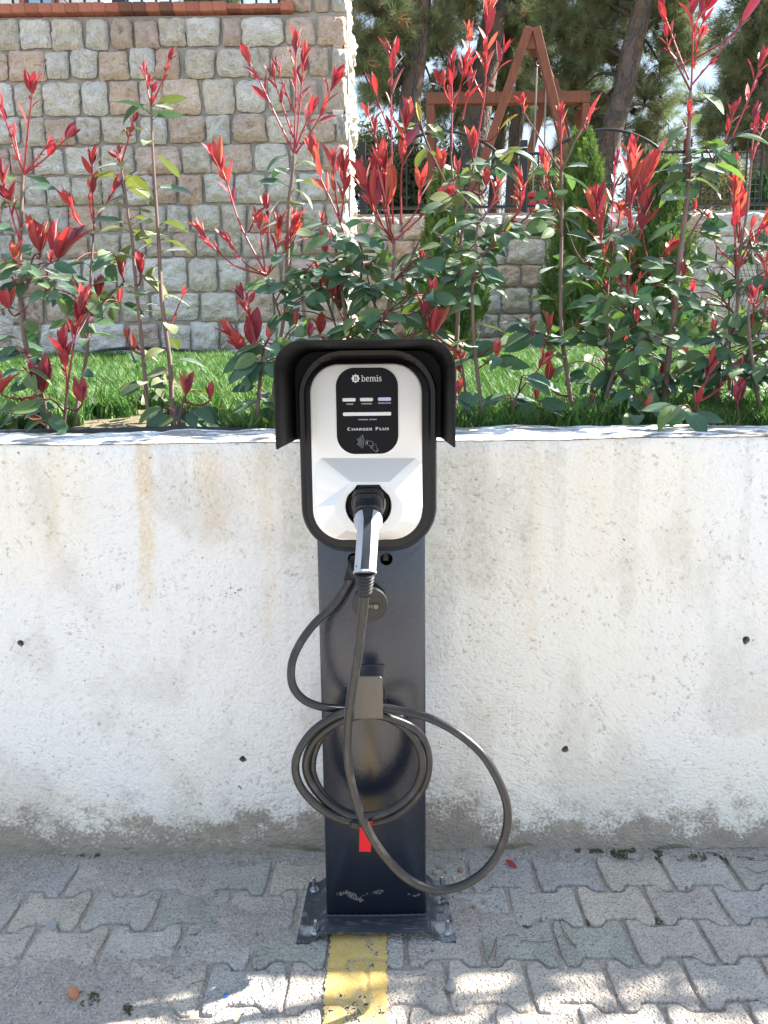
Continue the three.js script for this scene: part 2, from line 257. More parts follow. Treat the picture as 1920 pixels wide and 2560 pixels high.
const paverBump = tex(512, 512, (u, v, o) => { const c = vnoise(u * 130, v * 130, 231, 130, 130); o[0] = .6 * fbm(u * 50, v * 50, 230, 4, 50, 50) + .3 * c - (c < .12 ? .3 : 0) + .1; }, { color: false });
const paverMats = [[1, 1, 1], [.9, .92, .96], [1.08, 1.03, .97], [.82, .86, .82], [1.02, .98, .96]].map((c, i) => std(C(...c), .94, { map: rep(paverTex[i % 3], 3, 3), bumpMap: rep(paverBump, 3, 3), bumpScale: .007 }));
function paverGeo(s) {
  const r = rng(s), shape = [], W = PITCH / 2 - .0038, H = ROW / 2 - .0036, n = 18, j = () => (r() - .5) * .0036;
  for (let i = 0; i <= n; i++) { const x = -W + 2 * W * i / n; shape.push([x + j(), -H - wave(x + PITCH / 2) + j()]); }
  for (let i = 1; i < 5; i++) shape.push([W + j() * 1.6, lerp(-H - wave(0), H + wave(0), i / 5)]);
  for (let i = n; i >= 0; i--) { const x = -W + 2 * W * i / n; shape.push([x + j(), H + wave(x + PITCH / 2) + j()]); }
  for (let i = 4; i > 0; i--) shape.push([-W + j() * 1.6, lerp(-H - wave(0), H + wave(0), i / 5)]);
  const cut = .013 * (.6 + .5 * r()), S = new THREE.Shape(shape.map(([x, y]) => { const ex = Math.max(0, Math.abs(x) - (W - cut)), ey = Math.max(0, Math.abs(y) - (H + wave(0) - cut)); const d = Math.hypot(ex, ey), k = d > cut ? cut / d : 1; return new THREE.Vector2(Math.sign(x) * (Math.min(Math.abs(x), W - cut) + ex * k), Math.sign(y) * (Math.min(Math.abs(y), H + wave(0) - cut) + ey * k)); }));
  const g = extrude(S, .024, .0038, 2, 1).rotateX(-Math.PI / 2).translate(0, -.024, 0);
  return planarUV(g, 'x', 'z', 1, r() * 3, r() * 3);
}
const pavers = Array.from({ length: 9 }, (_, i) => paverGeo(300 + i));
{
  const pavement = new THREE.Group(); pavement.name = 'pavement'; pavement.userData.kind = 'structure'; scene.add(pavement);
  const r = rng(31), rest = [];
  for (let row = 0; row < 34; row++) for (let k = -30; k <= 30; k++) {
    const z = Z0 + ROW * (row + .5), x = .3505 + PITCH * (k + (row % 2 ? .5 : 0)); // centres of a row lie over the joints of the next
    const i = r() * 9 | 0, y = (r() - .5) * .0026 - .0002, tx = (r() - .5) * .028, tz = (r() - .5) * .022, ry = (r() - .5) * .035, m = paverMats[r() * 5 | 0], px = x + PITCH / 2;
    const near = row < 6 && Math.abs(px - .02) < 1.05;
    if (near) { const o = shadows(new THREE.Mesh(pavers[i], m)); o.name = 'paver'; o.position.set(px + (r() - .5) * .003, y, z + (r() - .5) * .003); o.rotation.set(tx, ry, tz); pavement.add(o); } else if (row < 24) rest.push(new THREE.Matrix4().makeTranslation(px, y, z));
  }
  const im = new THREE.InstancedMesh(pavers[0], paverMats[0], rest.length); rest.forEach((q, i) => im.setMatrixAt(i, q)); im.name = 'outer_pavers'; im.userData.kind = 'stuff'; shadows(im); pavement.add(im);
}
{ // the yellow line painted over the pavers in front of the post
  const paint = tex(512, 1024, (u, v, o) => {
    const x = u * .125, y = v * .7, n = fbm(x * 60, y * 60, 91, 4), s = vnoise(x * 420, y * 420, 92), big = fbm(x * 14, y * 14, 93, 3), t = .84 + .3 * (n - .2);
    o[0] = .66 * t; o[1] = .455 * t; o[2] = .145 * t;
    const thin = sstep(.58, .72, n * .55 + big * .5 + s * .12); o[0] = lerp(o[0], .42, thin * .75); o[1] = lerp(o[1], .34, thin * .75); o[2] = lerp(o[2], .2, thin * .75);
    const e = Math.min(u, 1 - u) * .125 - .0045 - .006 * (vnoise(y * 130, u > .5 ? 5 : 9, 94) - .35) - .003 * (vnoise(y * 420, u > .5 ? 5 : 9, 95) - .5);
    const wear = n * .5 + s * .24 + big * .32; o[3] = e > 0 && wear < .70 ? 1 : 0; if (s < .08) { o[0] *= .6; o[1] *= .6; }
  }, { wrap: THREE.MirroredRepeatWrapping });
  const jointDip = (x, z) => { const row = Math.floor((z - Z0) / ROW + .5), zl = Z0 + row * ROW; let d = Math.abs(z - zl - wave(x - .3505 - (row % 2 ? 0 : PITCH / 2) ) * 1); const rr = Math.floor((z - Z0) / ROW), ph = ((x - .3505) / PITCH + (rr % 2 ? .5 : 0)) % 1, e = Math.abs(((ph % 1) + 1.5) % 1 - .5) * PITCH; d = Math.min(d, e); return .0035 * sstep(.007, .002, d); };
  const g = grid(40, 420, (u, v) => { const x = lerp(-.095, .026, u), z = lerp(.0, 2.2, v); return V(x, .0034 - jointDip(x, z) * .9 + .0006 * (fbm(x * 70, z * 70, 96, 2) - .5), z); });
  { const uv = g.attributes.uv; for (let i = 0; i < uv.count; i++) uv.setY(i, uv.getY(i) * 2.2 / .7); }
  g.index.array.reverse(); g.computeVertexNormals();
  const m = single('painted_line', g, std(C(1, 1, 1), .8, { map: paint, alphaTest: .5, bumpMap: rep(grain, .4, 2), bumpScale: .002, side: THREE.DoubleSide }), 'worn yellow painted line on the pavers in front of the post', 'road marking');
  m.position.y += 0;
}
// ---------------------------------------------------------------- the charging post
const leather = tex(512, 512, (u, v, o) => { o[0] = .65 * fbm(u * 90, v * 90, 101, 2, 90, 90) + .35 * vnoise(u * 170, v * 170, 102, 170, 170); }, { color: false });
const scuffs = tex(512, 1024, (u, v, o) => { // dried cement smeared on the paint near the foot; u, v = the front face .2 x .8 m
  const x = u * .2, y = v * .8, spot = (cx, cy, a, b, t) => { const dx = x - cx, dy = y - cy, p = (dx * Math.cos(t) + dy * Math.sin(t)) / a, q = (-dx * Math.sin(t) + dy * Math.cos(t)) / b; return 1 - p * p - q * q + 1.6 * (fbm(x * 160, y * 160, 103, 3) - .55); };
  let k = Math.max(spot(.055, .047, .022, .008, -.5), spot(.028, .053, .012, .005, .3), spot(.105, .056, .015, .0055, .1), spot(.18, .047, .01, .005, .35), spot(.165, .05, .004, .002, 0), spot(.078, .05, .008, .002, .5));
  k = sstep(.15, .45, k) * sstep(.3, .6, fbm(x * 400, y * 200, 104, 2)) * .55; const s = vnoise(x * 900, y * 900, 105) > .985 ? .25 : 0; const t = Math.max(k, s * sstep(.3, .05, y));
  o[0] = lerp(.008, .3, t); o[1] = lerp(.0125, .3, t); o[2] = lerp(.025, .3, t);
});
const matPost = phys(C(1, 1, 1), .26, { map: scuffs, bumpMap: rep(leather, .8, 3.2), bumpScale: .00045, ior: 1.62, clearcoat: .3, clearcoatRoughness: .2 });
const matNavy = phys(C(.012, .016, .025), .3, { bumpMap: rep(leather, 4, 4), bumpScale: .0006, ior: 1.85, clearcoat: .3, clearcoatRoughness: .2 });
const matZinc = std(C(.62, .64, .66), .38, { metalness: 1 }), matBlack = std(C(.012, .012, .014), .5), matRubber = std(C(.018, .018, .02), .55);
{
  const post = thing('charger_post', 'dark navy powder coated steel post that carries the charger', 'post');
  let g = toCreasedNormals(new RoundedBoxGeometry(.2, 1.07, .1, 3, .004).translate(0, .016 + .535, -.05), 1);
  g.deleteAttribute('uv'); g = planarUV(g, 'x', 'y', 1); { const u = g.attributes.uv; for (let i = 0; i < u.count; i++) u.setXY(i, (u.getX(i) + .1) / .2, (u.getY(i) - .016) / .8); }
  const ev = new Evaluator(); ev.attributes = ['position', 'normal', 'uv']; ev.useGroups = false;
  let A = new Brush(g); A.updateMatrixWorld();
  const gland = [];
  for (const [px, py] of [[885, 1398], [966, 1398]]) { const p = at(px, py, 0); gland.push(p); const cg = new THREE.CylinderGeometry(.0118, .0118, .1, 28).rotateX(Math.PI / 2); const B = new Brush(cg); B.position.set(p.x, p.y, -.03); B.updateMatrixWorld(); A = ev.evaluate(A, B, SUBTRACTION); }
  part(post, 'column', A.geometry, matPost);
  post.userData.glands = undefined; delete post.userData.glands;
  const stub = tube([V(gland[1].x - .0015, gland[1].y + .022, -.016), V(gland[1].x - .0015, gland[1].y + .006, -.012), V(gland[1].x - .002, gland[1].y - .005, -.009)], .0068, 8, 14);
  part(post, 'cable_stub', stub, std(C(.03, .03, .03), .6), 'short black cable end inside the round hole');
  // foot: a folded plate, raised in the middle and pressed down along both sides
  const plateY = (x, z) => { const a = Math.abs(x) - .103; return .0205 - .0165 * sstep(0, .026, a) + .0012 * Math.sin(z * 40 + x * 9); };
  const outline = (u, v) => { const x = lerp(-.152, .152, u) * (1 + .05 * (v - .5)), z = lerp(-.128, .047, v) - .004 * sstep(.1, .0, u) * (v > .5 ? -1 : 1) * 0; return [x, z + (Math.abs(x) > .125 ? .006 : 0) * sstep(.9, 1, v)]; };
  const top = grid(60, 16, (u, v) => { const [x, z] = outline(u, 1 - v); const rim = (v === 0) ? -.0025 : 0; return V(x, plateY(x, z) + rim, z); });
  const bot = grid(60, 16, (u, v) => { const [x, z] = outline(u, v); return V(x, plateY(x, z) - .0045, z); });
  const side = [];
  for (const [f] of [[(t) => [t, 1]], [(t) => [1 - t, 0]], [(t) => [1, 1 - t]], [(t) => [0, t]]]) side.push(grid(60, 1, (u, v) => { const [a, b] = f(u), [x, z] = outline(a, b); return V(x, plateY(x, z) - (v ? (b === 1 ? .0025 : 0) : .0045), z); }));
  const plateTex = tex(512, 512, (u, v, o) => { // cement dust ground into the paint
    const n = fbm(u * 14, v * 14, 111, 4), s = u > .17 && u < .83 ? fbm(u * 9, v * 150, 112, 3) : fbm(u * 150, v * 9, 112, 3), f = vnoise(u * 240, v * 240, 113), right = sstep(.86, .93, u), cornerL = sstep(.12, .03, Math.hypot(u - .06, (v - .1)));
    let t = sstep(.58, .72, s * .6 + n * .4) * .3 + right * (f > .45 ? .5 : .1) * sstep(.35, .5, n) + sstep(.075, .03, Math.hypot(u - .07, (v - .16) * .7)) * .6 * (f > .3 ? 1 : .4) + sstep(.085, .03, Math.hypot(u - .93, (v - .16) * .7)) * .9 * (f > .25 ? 1 : .4) + (f > .95 ? .2 : 0) + sstep(.55, .7, n) * sstep(.2, .1, u) * .22;
    t = clamp(t, 0, .85); o[0] = lerp(.026, .45, t); o[1] = lerp(.031, .45, t); o[2] = lerp(.042, .46, t);
  });
  let pg = merge([top, bot, ...side]); planarUV(pg, 'x', 'z', 1); { const u = pg.attributes.uv; for (let i = 0; i < u.count; i++) u.setXY(i, (u.getX(i) + .155) / .31, (.05 - u.getY(i)) / .18); }
  part(post, 'base_plate', pg, phys(C(1, 1, 1), .5, { map: plateTex, side: THREE.DoubleSide, clearcoat: .3, clearcoatRoughness: .35 }), 'folded dark steel foot plate dusted with pale cement');
  // weld between column and plate
  part(post, 'weld_bead', tube([V(-.1, .0215, .001), V(0, .0212, .002), V(.1, .0215, .001)], (t) => .0022 + .0006 * Math.sin(t * 90), 60, 6), matNavy);
  const bolts = [[788, 2340], [1118, 2340], [786, 2228], [1106, 2224]];
  bolts.forEach(([px, py], i) => {
    const z = i < 2 ? .032 : -.098, x = at(px, py, z).x, b = thing('x', '', ''); scene.remove(b); delete used.x;
    const y0 = plateY(x, z) + .001, rod = [];
    const bolt = part(post, 'anchor_bolt', new THREE.LatheGeometry(Array.from({ length: 44 }, (_, k) => new THREE.Vector2((k === 0 || k === 43) ? 0 : .0034 + (k % 2 ? .0005 : -.0003), (k / 43) * (i < 2 ? .027 : .031))), 12).rotateZ((i - 1.5) * .05).translate(x, y0, z), matZinc);
    part(bolt, 'washer', new THREE.CylinderGeometry(.0098, .0098, .0016, 20).translate(x, y0 + .0009, z), matZinc);
    part(bolt, 'nut', new THREE.CylinderGeometry(.0066, .0066, .0056, 6).rotateY(i).translate(x, y0 + .0046, z), matZinc);
  });
  // the cable hook: back plate, shelf, upturned front plate
  const hk = at(921, 1745, .062), hx = hk.x, yb = at(921, 1797, .062).y, yt = at(921, 1690, .066).y, w = at(958, 1745, .062).x - at(885, 1745, .062).x;
  const fr = roundRect(w, yt - yb, .008, .0008), hook = new THREE.Group(); hook.name = 'cable_hook'; post.add(hook); // stays a part of the post
  hook.userData.label = 'folded steel hook that holds the coiled cable';
  part(hook, 'front_plate', extrude(fr, .003, .0008, 2, 8).rotateX(.05).translate(hx, (yt + yb) / 2, .063), matNavy);
  part(hook, 'shelf', new RoundedBoxGeometry(w, .003, .066, 2, .001).translate(hx, yb + .0015, .031), matNavy);
  part(hook, 'back_plate', extrude(roundRect(w * 1.08, (yt - yb) * .98, .007), .003, .0006).translate(hx + .003, (yt + yb) / 2 - .002, .0005), matNavy);
}

// ---------------------------------------------------------------- the charger on the post
const matCover = phys(C(.79, .785, .77), .28, { clearcoat: 1, clearcoatRoughness: .04 });
const matShell = phys(C(.007, .0075, .009), .42, { specularIntensity: .7 });
const zPx = (X, Y, z) => at(640 + X / 2.9625, 820 + Y / 2.9625, z);       // measured on an enlargement of the charger
{
  const ch = thing('ev_charger', 'black and white wall box charger with a black display under a dark hood', 'charger', V(0, .787, 0));
  const cx = -.001, top = 1.118, bot = .787;
  // housing: rounded frame with a soft front edge
  const fr = roundRect(.232, top - bot, .062, .078), inner = roundRect(.1875, .2985, .055, .06);
  fr.holes.push(new THREE.Path(inner.getPoints(14).map((p) => new THREE.Vector2(p.x, p.y + .006))));
  const housing = new THREE.ExtrudeGeometry(fr, { depth: .064, bevelEnabled: true, bevelSize: .0185, bevelThickness: .021, bevelOffset: -.0185, bevelSegments: 7, curveSegments: 14 }).translate(cx, (top + bot) / 2, .0215);
  const hs = toCreasedNormals(housing, .6); part(ch, 'housing', hs, matShell);
  part(ch, 'back_shell', extrude(roundRect(.196, .30, .05, .06), .09, .004).translate(cx, (top + bot) / 2 + .004, .001), matShell);
  // white cover
  const cy = .9585;
  const cover = extrude(roundRect(.184, .292, .0475, .052), .018, .0032, 4, 16).translate(-.003, cy, .0975);
  part(ch, 'white_cover', toCreasedNormals(cover, .5), matCover);
  const ZF = .1155;
  // display
  const W = 1024, H = 1408, cv = document.createElement('canvas'); cv.width = W; cv.height = H; const c = cv.getContext('2d');
  c.fillStyle = '#07080c'; c.fillRect(0, 0, W, H);
  c.fillStyle = '#e8ebee'; const sx = (X) => (X - 588) / (1056 - 588) * W, sy = (Y) => (Y - 295) / (930 - 295) * H, K = W / (1056 - 588);
  { // star emblem and name
    const ox = sx(738), oy = sy(374); c.save(); c.translate(ox, oy); c.beginPath(); for (let i = 0; i < 16; i++) { const a = i / 16 * Math.PI * 2, R = (i % 2 ? 25 : 34) * K; c.lineTo(Math.cos(a) * R, Math.sin(a) * R); } c.closePath(); c.fill(); c.fillStyle = '#0a0b10'; c.font = `bold ${44 * K}px serif`; c.textAlign = 'center'; c.textBaseline = 'middle'; c.fillText('B', 0, 2 * K); c.restore();
    c.font = `${60 * K}px serif`; c.textBaseline = 'alphabetic'; c.textAlign = 'left'; c.save(); c.translate(sx(779), sy(396)); const w = c.measureText('bemis').width; c.scale(155 * K / w, 1); c.fillText('bemis', 0, 0); c.restore();
  }
  const wide = (t, X, Y, w, h, weight = 'bold') => { c.save(); c.font = `${weight} ${h * K}px sans-serif`; const m = c.measureText(t).width; c.translate(sx(X), sy(Y)); c.scale(w * K / m, 1); c.fillText(t, 0, 0); c.restore(); };
  c.fillStyle = '#d4d8de'; wide('POWER', 665, 565, 52, 13); wide('CHARGING', 778, 563, 80, 13); wide('CONNECTION', 903, 560, 98, 13); wide('CHARGER  STATUS', 752, 679, 140, 12);
  c.fillStyle = '#c9cdd2'; wide('C', 667, 755, 27, 33, 'bold'); wide('HARGER', 699, 755, 160, 26, 'bold'); wide('P', 880, 754, 26, 33, 'bold'); wide('LUS', 910, 754, 76, 26, 'bold');
  c.strokeStyle = '#aab0ba'; c.lineWidth = 1.5 * K; c.lineJoin = 'round'; c.lineCap = 'round';
  const line = (p, close) => { c.beginPath(); p.forEach(([x, y], i) => i ? c.lineTo(sx(x), sy(y)) : c.moveTo(sx(x), sy(y))); if (close) c.closePath(); c.stroke(); };
  for (const [r0, y0, y1] of [[0, 818, 858], [11, 812, 866], [22, 803, 875], [36, 788, 884]]) { const x = 742 + r0, m = (y0 + y1) / 2; for (const d of [0, 6]) { c.beginPath(); c.moveTo(sx(x + d), sy(y0)); c.quadraticCurveTo(sx(x + d + 20), sy(m), sx(x + d), sy(y1)); c.stroke(); } line([[x, y0], [x + 6, y0 - 2]]); line([[x, y1], [x + 6, y1 + 2]]); }
  line([[812, 826], [862, 841], [856, 872], [804, 858]], true); c.fillStyle = '#aab0ba'; c.fillRect(sx(815), sy(838), 7 * K, 15 * K);
  line([[862, 852], [884, 858], [890, 886], [900, 896], [884, 916], [868, 902], [846, 884], [842, 872]]); line([[858, 862], [868, 872]]); line([[852, 868], [862, 880]]); line([[846, 876], [856, 888]]); line([[884, 912], [897, 900]]); line([[889, 917], [902, 901]]);
  const print = new THREE.CanvasTexture(cv); print.colorSpace = THREE.SRGBColorSpace; print.anisotropy = 8;
  const p0 = zPx(588, 295, ZF), p1 = zPx(1056, 930, ZF), dw = p1.x - p0.x, dh = p0.y - p1.y, dc = V((p0.x + p1.x) / 2, (p0.y + p1.y) / 2, ZF);
  const rim = roundRect(dw + .0036, dh + .0036, .0325); part(ch, 'display_rim', extrude(rim, .0024, .001, 3, 14).translate(dc.x, dc.y, ZF - .0012), matCover);
  const pane = extrude(roundRect(dw, dh, .031), .0022, .0005, 2, 14); planarUV(pane, 'x', 'y', 1); { const u = pane.attributes.uv; for (let i = 0; i < u.count; i++) u.setXY(i, u.getX(i) / dw + .5, u.getY(i) / dh + .5); }
  const display = part(ch, 'display', pane.translate(dc.x, dc.y, ZF - .0005), phys(C(1, 1, 1), .4, { map: print, specularIntensity: .35 }), 'black rounded display with white print');
  const led = (X0, X1, Y, h, mat, label) => { const a = zPx(X0, Y, ZF), b = zPx(X1, Y, ZF), hh = h / 2.9625 * .00066; part(display, 'indicator_light', extrude(roundRect(b.x - a.x, hh, hh * .35), .0012, .0004, 2).translate((a.x + b.x) / 2, a.y, ZF + .0014), mat, label); };
  const white = std(C(.8, .81, .83), .5); led(640, 738, 532, 25, white); led(770, 867, 530, 25, std(C(.72, .75, .77), .5)); led(903, 1000, 527, 25, std(C(.55, .6, .86), .5), 'bluish white indicator light'); led(644, 1001, 638, 26, white, 'long white status light');
  // faceted socket bulge
  const O = [[475, 957], [1188, 957], [1230, 1003], [1234, 1330], [1192, 1466], [1085, 1552], [833, 1577], [590, 1558], [488, 1474], [436, 1330], [431, 1003]];
  const I = [[702, 1140], [985, 1140], [990, 1146], [1092, 1310], [1078, 1410], [1000, 1500], [833, 1538], [668, 1500], [598, 1405], [578, 1310], [697, 1146]];
  const ZT = .143, o3 = O.map(([x, y]) => zPx(x, y, ZF - .001)), i3 = I.map(([x, y]) => zPx(x, y, ZT)), tri = [];
  const N = O.length; for (let k = 0; k < N; k++) { const a = o3[k], b = o3[(k + 1) % N], p = i3[k], q = i3[(k + 1) % N]; tri.push(a, q, b, a, p, q); }
  const loft = new THREE.BufferGeometry().setFromPoints(tri); loft.computeVertexNormals();
  const sock = zPx(833, 1318, ZT), R = (zPx(1005, 1318, ZT).x - zPx(662, 1318, ZT).x) / 2;
  const fs = new THREE.Shape(i3.map((p) => new THREE.Vector2(p.x, p.y)));
  const notch = [[754, 1160], [914, 1160], [935, 1190], [985, 1235]].map(([x, y]) => zPx(x, y, ZT));
  const hp = new THREE.Path(); { const pts = []; const aR = Math.atan2(notch[3].y - sock.y, notch[3].x - sock.x); const m = 2 * sock.x; pts.push([notch[1].x, notch[1].y], [notch[2].x, notch[2].y]); for (let k = 0; k <= 40; k++) { const a = aR - (k / 40) * (Math.PI + 2 * aR); pts.push([sock.x + R * Math.cos(a), sock.y + R * Math.sin(a)]); } pts.push([m - notch[2].x, notch[2].y], [m - notch[1].x, notch[1].y]); pts.forEach(([x, y], k) => k ? hp.lineTo(x, y) : hp.moveTo(x, y)); hp.closePath(); }
  fs.holes.push(hp);
  const face = new THREE.ShapeGeometry(fs, 12).translate(0, 0, ZT);
  const wallG = extrude((() => { const s = new THREE.Shape(hp.getPoints()); const q = new THREE.Path(hp.getPoints().map((p) => new THREE.Vector2(sock.x + (p.x - sock.x) * .975, sock.y + (p.y - sock.y) * .975))); s.holes.push(q); return s; })(), .03).translate(0, 0, ZT - .0297);
  const bulge = toCreasedNormals(mergeVertices(merge([loft, face]), 1e-5), .4);
  part(ch, 'socket_bulge', bulge, phys(C(.79, .785, .77), .2, { clearcoat: 1, clearcoatRoughness: .03, side: THREE.DoubleSide }), 'faceted glossy white bulge round the socket');
  // socket
  const socket = part(ch, 'socket', new THREE.CylinderGeometry(R * 1.02, R * 1.02, .012, 48).rotateX(Math.PI / 2).translate(sock.x, sock.y, ZT - .036), matBlack);
  part(socket, 'socket_rim', wallG, matBlack);
  const flap = new THREE.Shape([[760, 1168], [908, 1168], [955, 1262], [940, 1300], [728, 1300], [712, 1262]].map(([x, y]) => { const p = zPx(x, y, ZT); return new THREE.Vector2(p.x, p.y); }));
  part(socket, 'lock_flap', extrude(flap, .03, .0016, 2).translate(0, 0, ZT - .031), matBlack);
  const slot = zPx(827, 1236, ZT + .0005); part(socket, 'latch_slot', extrude(roundRect(.0134, .0035, .001), .0014, .0003).translate(slot.x, slot.y, ZT - .0005), std(C(.16, .16, .17), .45, { metalness: .6 }));
  const ring = new THREE.TorusGeometry(R * .86, .0035, 10, 48).translate(sock.x, sock.y, ZT - .022); part(socket, 'seal_ring', ring, matRubber);
  // hood
  const ho = (w, h, r, y0) => { const x = w / 2, p = []; p.push([-x, y0]); for (let k = 0; k <= 10; k++) { const a = Math.PI - k / 10 * Math.PI / 2; p.push([-x + r + r * Math.cos(a), y0 + h - r + r * Math.sin(a)]); } for (let k = 0; k <= 10; k++) { const a = Math.PI / 2 - k / 10 * Math.PI / 2; p.push([x - r + r * Math.cos(a), y0 + h - r + r * Math.sin(a)]); } p.push([x, y0]); return p; };
  const outer = ho(.2595, .1535, .042, .9785), inn = ho(.2535, .1505, .039, .9785).reverse();
  const hood = extrude(new THREE.Shape([...outer, ...inn].map(([x, y]) => new THREE.Vector2(x, y))), .245, .0007, 2).translate(cx, 0, .028);
  part(ch, 'hood', toCreasedNormals(hood, .7), phys(C(.006, .006, .0065), .55, { bumpMap: leather, bumpScale: .0004, specularIntensity: .5 }), 'black folded rain hood');
  const bp = new THREE.Shape(ho(.2565, .152, .0405, .9785).map(([x, y]) => new THREE.Vector2(x, y))); part(ch, 'hood_back', extrude(bp, .004).translate(cx, 0, .0305), matShell);
}

// ---------------------------------------------------------------- the charging cable with its plug, and what belongs to it
{
  const cable = thing('charging_cable', 'black charging cable plugged into the charger and coiled on the hook of the post', 'cable', V(0, .15, .1));
  const hz = .034;
  const run = [ // pixel x, pixel y, distance in front of the post
    [886, 1392, -.012], [880, 1412, .006], [879, 1440, .016], [864, 1472, .018], [830, 1518, .02], [788, 1557, .028], [748, 1612, .04], [729, 1663, .05], [732, 1714, .055], [758, 1748, .052], [800, 1766, .045], [860, 1771, .03], [921, 1770, .02], [990, 1788, .024],
    // first turn, next to the post
    [1043, 1838, .028], [1063, 1905, .03], [1046, 1972, .03], [985, 2022, .028], [898, 2040, .026], [826, 2006, .03], [781, 1930, .034], [796, 1855, .034], [851, 1800, .034], [921, 1782, .036], [985, 1802, .04],
    // second turn
    [1036, 1846, .045], [1056, 1910, .046], [1036, 1975, .046], [975, 2026, .045], [898, 2044, .044], [824, 2012, .048], [766, 1930, .052], [780, 1860, .052], [850, 1803, .05], [921, 1787, .05], [990, 1800, .046],
    // third turn, outermost
    [1045, 1830, .04], [1071, 1890, .036], [1058, 1968, .038], [985, 2040, .042], [898, 2058, .046], [812, 2028, .06], [748, 1960, .066], [740, 1900, .066], [778, 1832, .06], [850, 1785, .054], [921, 1768, .05],
    // the long loose loop to the plug
    [962, 1770, .05], [1025, 1782, .062], [1085, 1800, .08], [1149, 1836, .1], [1204, 1884, .115], [1242, 1943, .125], [1265, 2003, .13], [1268, 2060, .13], [1246, 2132, .13], [1204, 2184, .13], [1149, 2216, .13], [1085, 2224, .13], [1021, 2198, .132], [957, 2134, .136], [911, 2058, .142], [882, 1973, .15], [869, 1888, .165], [871, 1799, .185], [881, 1722, .205], [893, 1646, .22], [904, 1560, .235], [910, 1500, .25]];
  const RR = .0076, pts = run.map(([x, y, z]) => at(x, y, z));
  const endP = at(912, 1484, .2535), neckB = at(912, 1434, .2605); pts.push(endP);
  const cableBump = tex(64, 512, (u, v, o) => { o[0] = .5 + .5 * (fbm(u * 8, v * 60, 121, 3, 8, 60) - .5); }, { color: false });
  const cableTex = tex(128, 512, (u, v, o) => { const d = fbm(u * 5, v * 18, 122, 4, 5, 18), s = fbm(u * 22, v * 90, 123, 2, 22, 90); const t = sstep(.56, .75, d) * .02 + (s > .80 ? .05 * sstep(.45, .6, d) : 0); o[0] = .022 + t; o[1] = .022 + t; o[2] = .023 + t; });
  part(cable, 'cord', tube(pts, RR, 620, 16), phys(C(1, 1, 1), .35, { map: rep(cableTex, 1, 2.2), bumpMap: rep(cableBump, 1, 6), bumpScale: .0004 }));
  // strain relief under the charger
  const sleeve = (a, b, r0, r1, n) => { const L = a.distanceTo(b), prof = []; for (let k = 0; k <= n * 4; k++) { const t = k / (n * 4), rr = lerp(r0, r1, t); prof.push(new THREE.Vector2(rr * ((k % 4) < 2 ? 1 : .8), t * L)); } prof.unshift(new THREE.Vector2(0, 0)); prof.push(new THREE.Vector2(0, L)); return new THREE.LatheGeometry(prof, 24).applyQuaternion(new THREE.Quaternion().setFromUnitVectors(V(0, 1, 0), b.clone().sub(a).normalize())).translate(a.x, a.y, a.z); };
  part(cable, 'strain_relief', sleeve(at(887, 1394, -.004), at(873, 1452, .019), .0094, .0106, 11), matRubber);
  // plug
  const plug = new THREE.Group(); plug.name = 'plug'; cable.add(plug); plug.position.set(0, 0, 0); plug.userData.label = 'black plug with pale grey grip panels seated in the socket';
  const pc = zPx(829, 1392, .185);
  const nose = extrude(roundRect(.0465, .046, .013, .021), .064, .002, 2, 10).translate(0, 0, -.058).rotateX(.36).translate(pc.x, pc.y, .186); part(plug, 'nose', toCreasedNormals(nose, .6), std(C(.014, .016, .021), .42));
  const lip = extrude(roundRect(.0525, .0515, .015, .024), .009, .002, 2, 10).translate(0, 0, -.046).rotateX(.36).translate(pc.x, pc.y, .186); part(plug, 'nose_lip', toCreasedNormals(lip, .6), matBlack);
  // the small outlined mark printed on the nose
  { const q = document.createElement('canvas'); q.width = 256; q.height = 96; const k = q.getContext('2d'); k.fillStyle = '#090b10'; k.fillRect(0, 0, 256, 96); k.strokeStyle = '#7d8796'; k.lineWidth = 5; k.setLineDash([30, 9]); k.strokeRect(6, 6, 244, 84); k.setLineDash([16, 8]); k.strokeRect(44, 24, 40, 40); k.beginPath(); k.moveTo(110, 30); k.lineTo(200, 30); k.moveTo(110, 50); k.lineTo(180, 50); k.moveTo(40, 78); k.lineTo(170, 78); k.stroke();
    const tt = new THREE.CanvasTexture(q); tt.colorSpace = THREE.SRGBColorSpace; const mk = grid(8, 2, (u, v) => V((u - .5) * .0225, (v - .5) * .0095, 0)); mk.rotateX(-Math.PI / 2 + .36).translate(pc.x, pc.y + .0216 + .0082, .186 - .0122); part(plug, 'printed_mark', mk, std(C(1, 1, 1), .45, { map: tt })); }
  // grip: swept along a bent spine from the nose down to the collar
  const sp = new THREE.CatmullRomCurve3([V(pc.x + .0005, pc.y + .004, .178), V(pc.x + .0005, pc.y - .007, .2), at(919.5, 1326, .2215), at(917, 1366, .2405), at(914.5, 1402, .2515), neckB], false, 'centripetal');
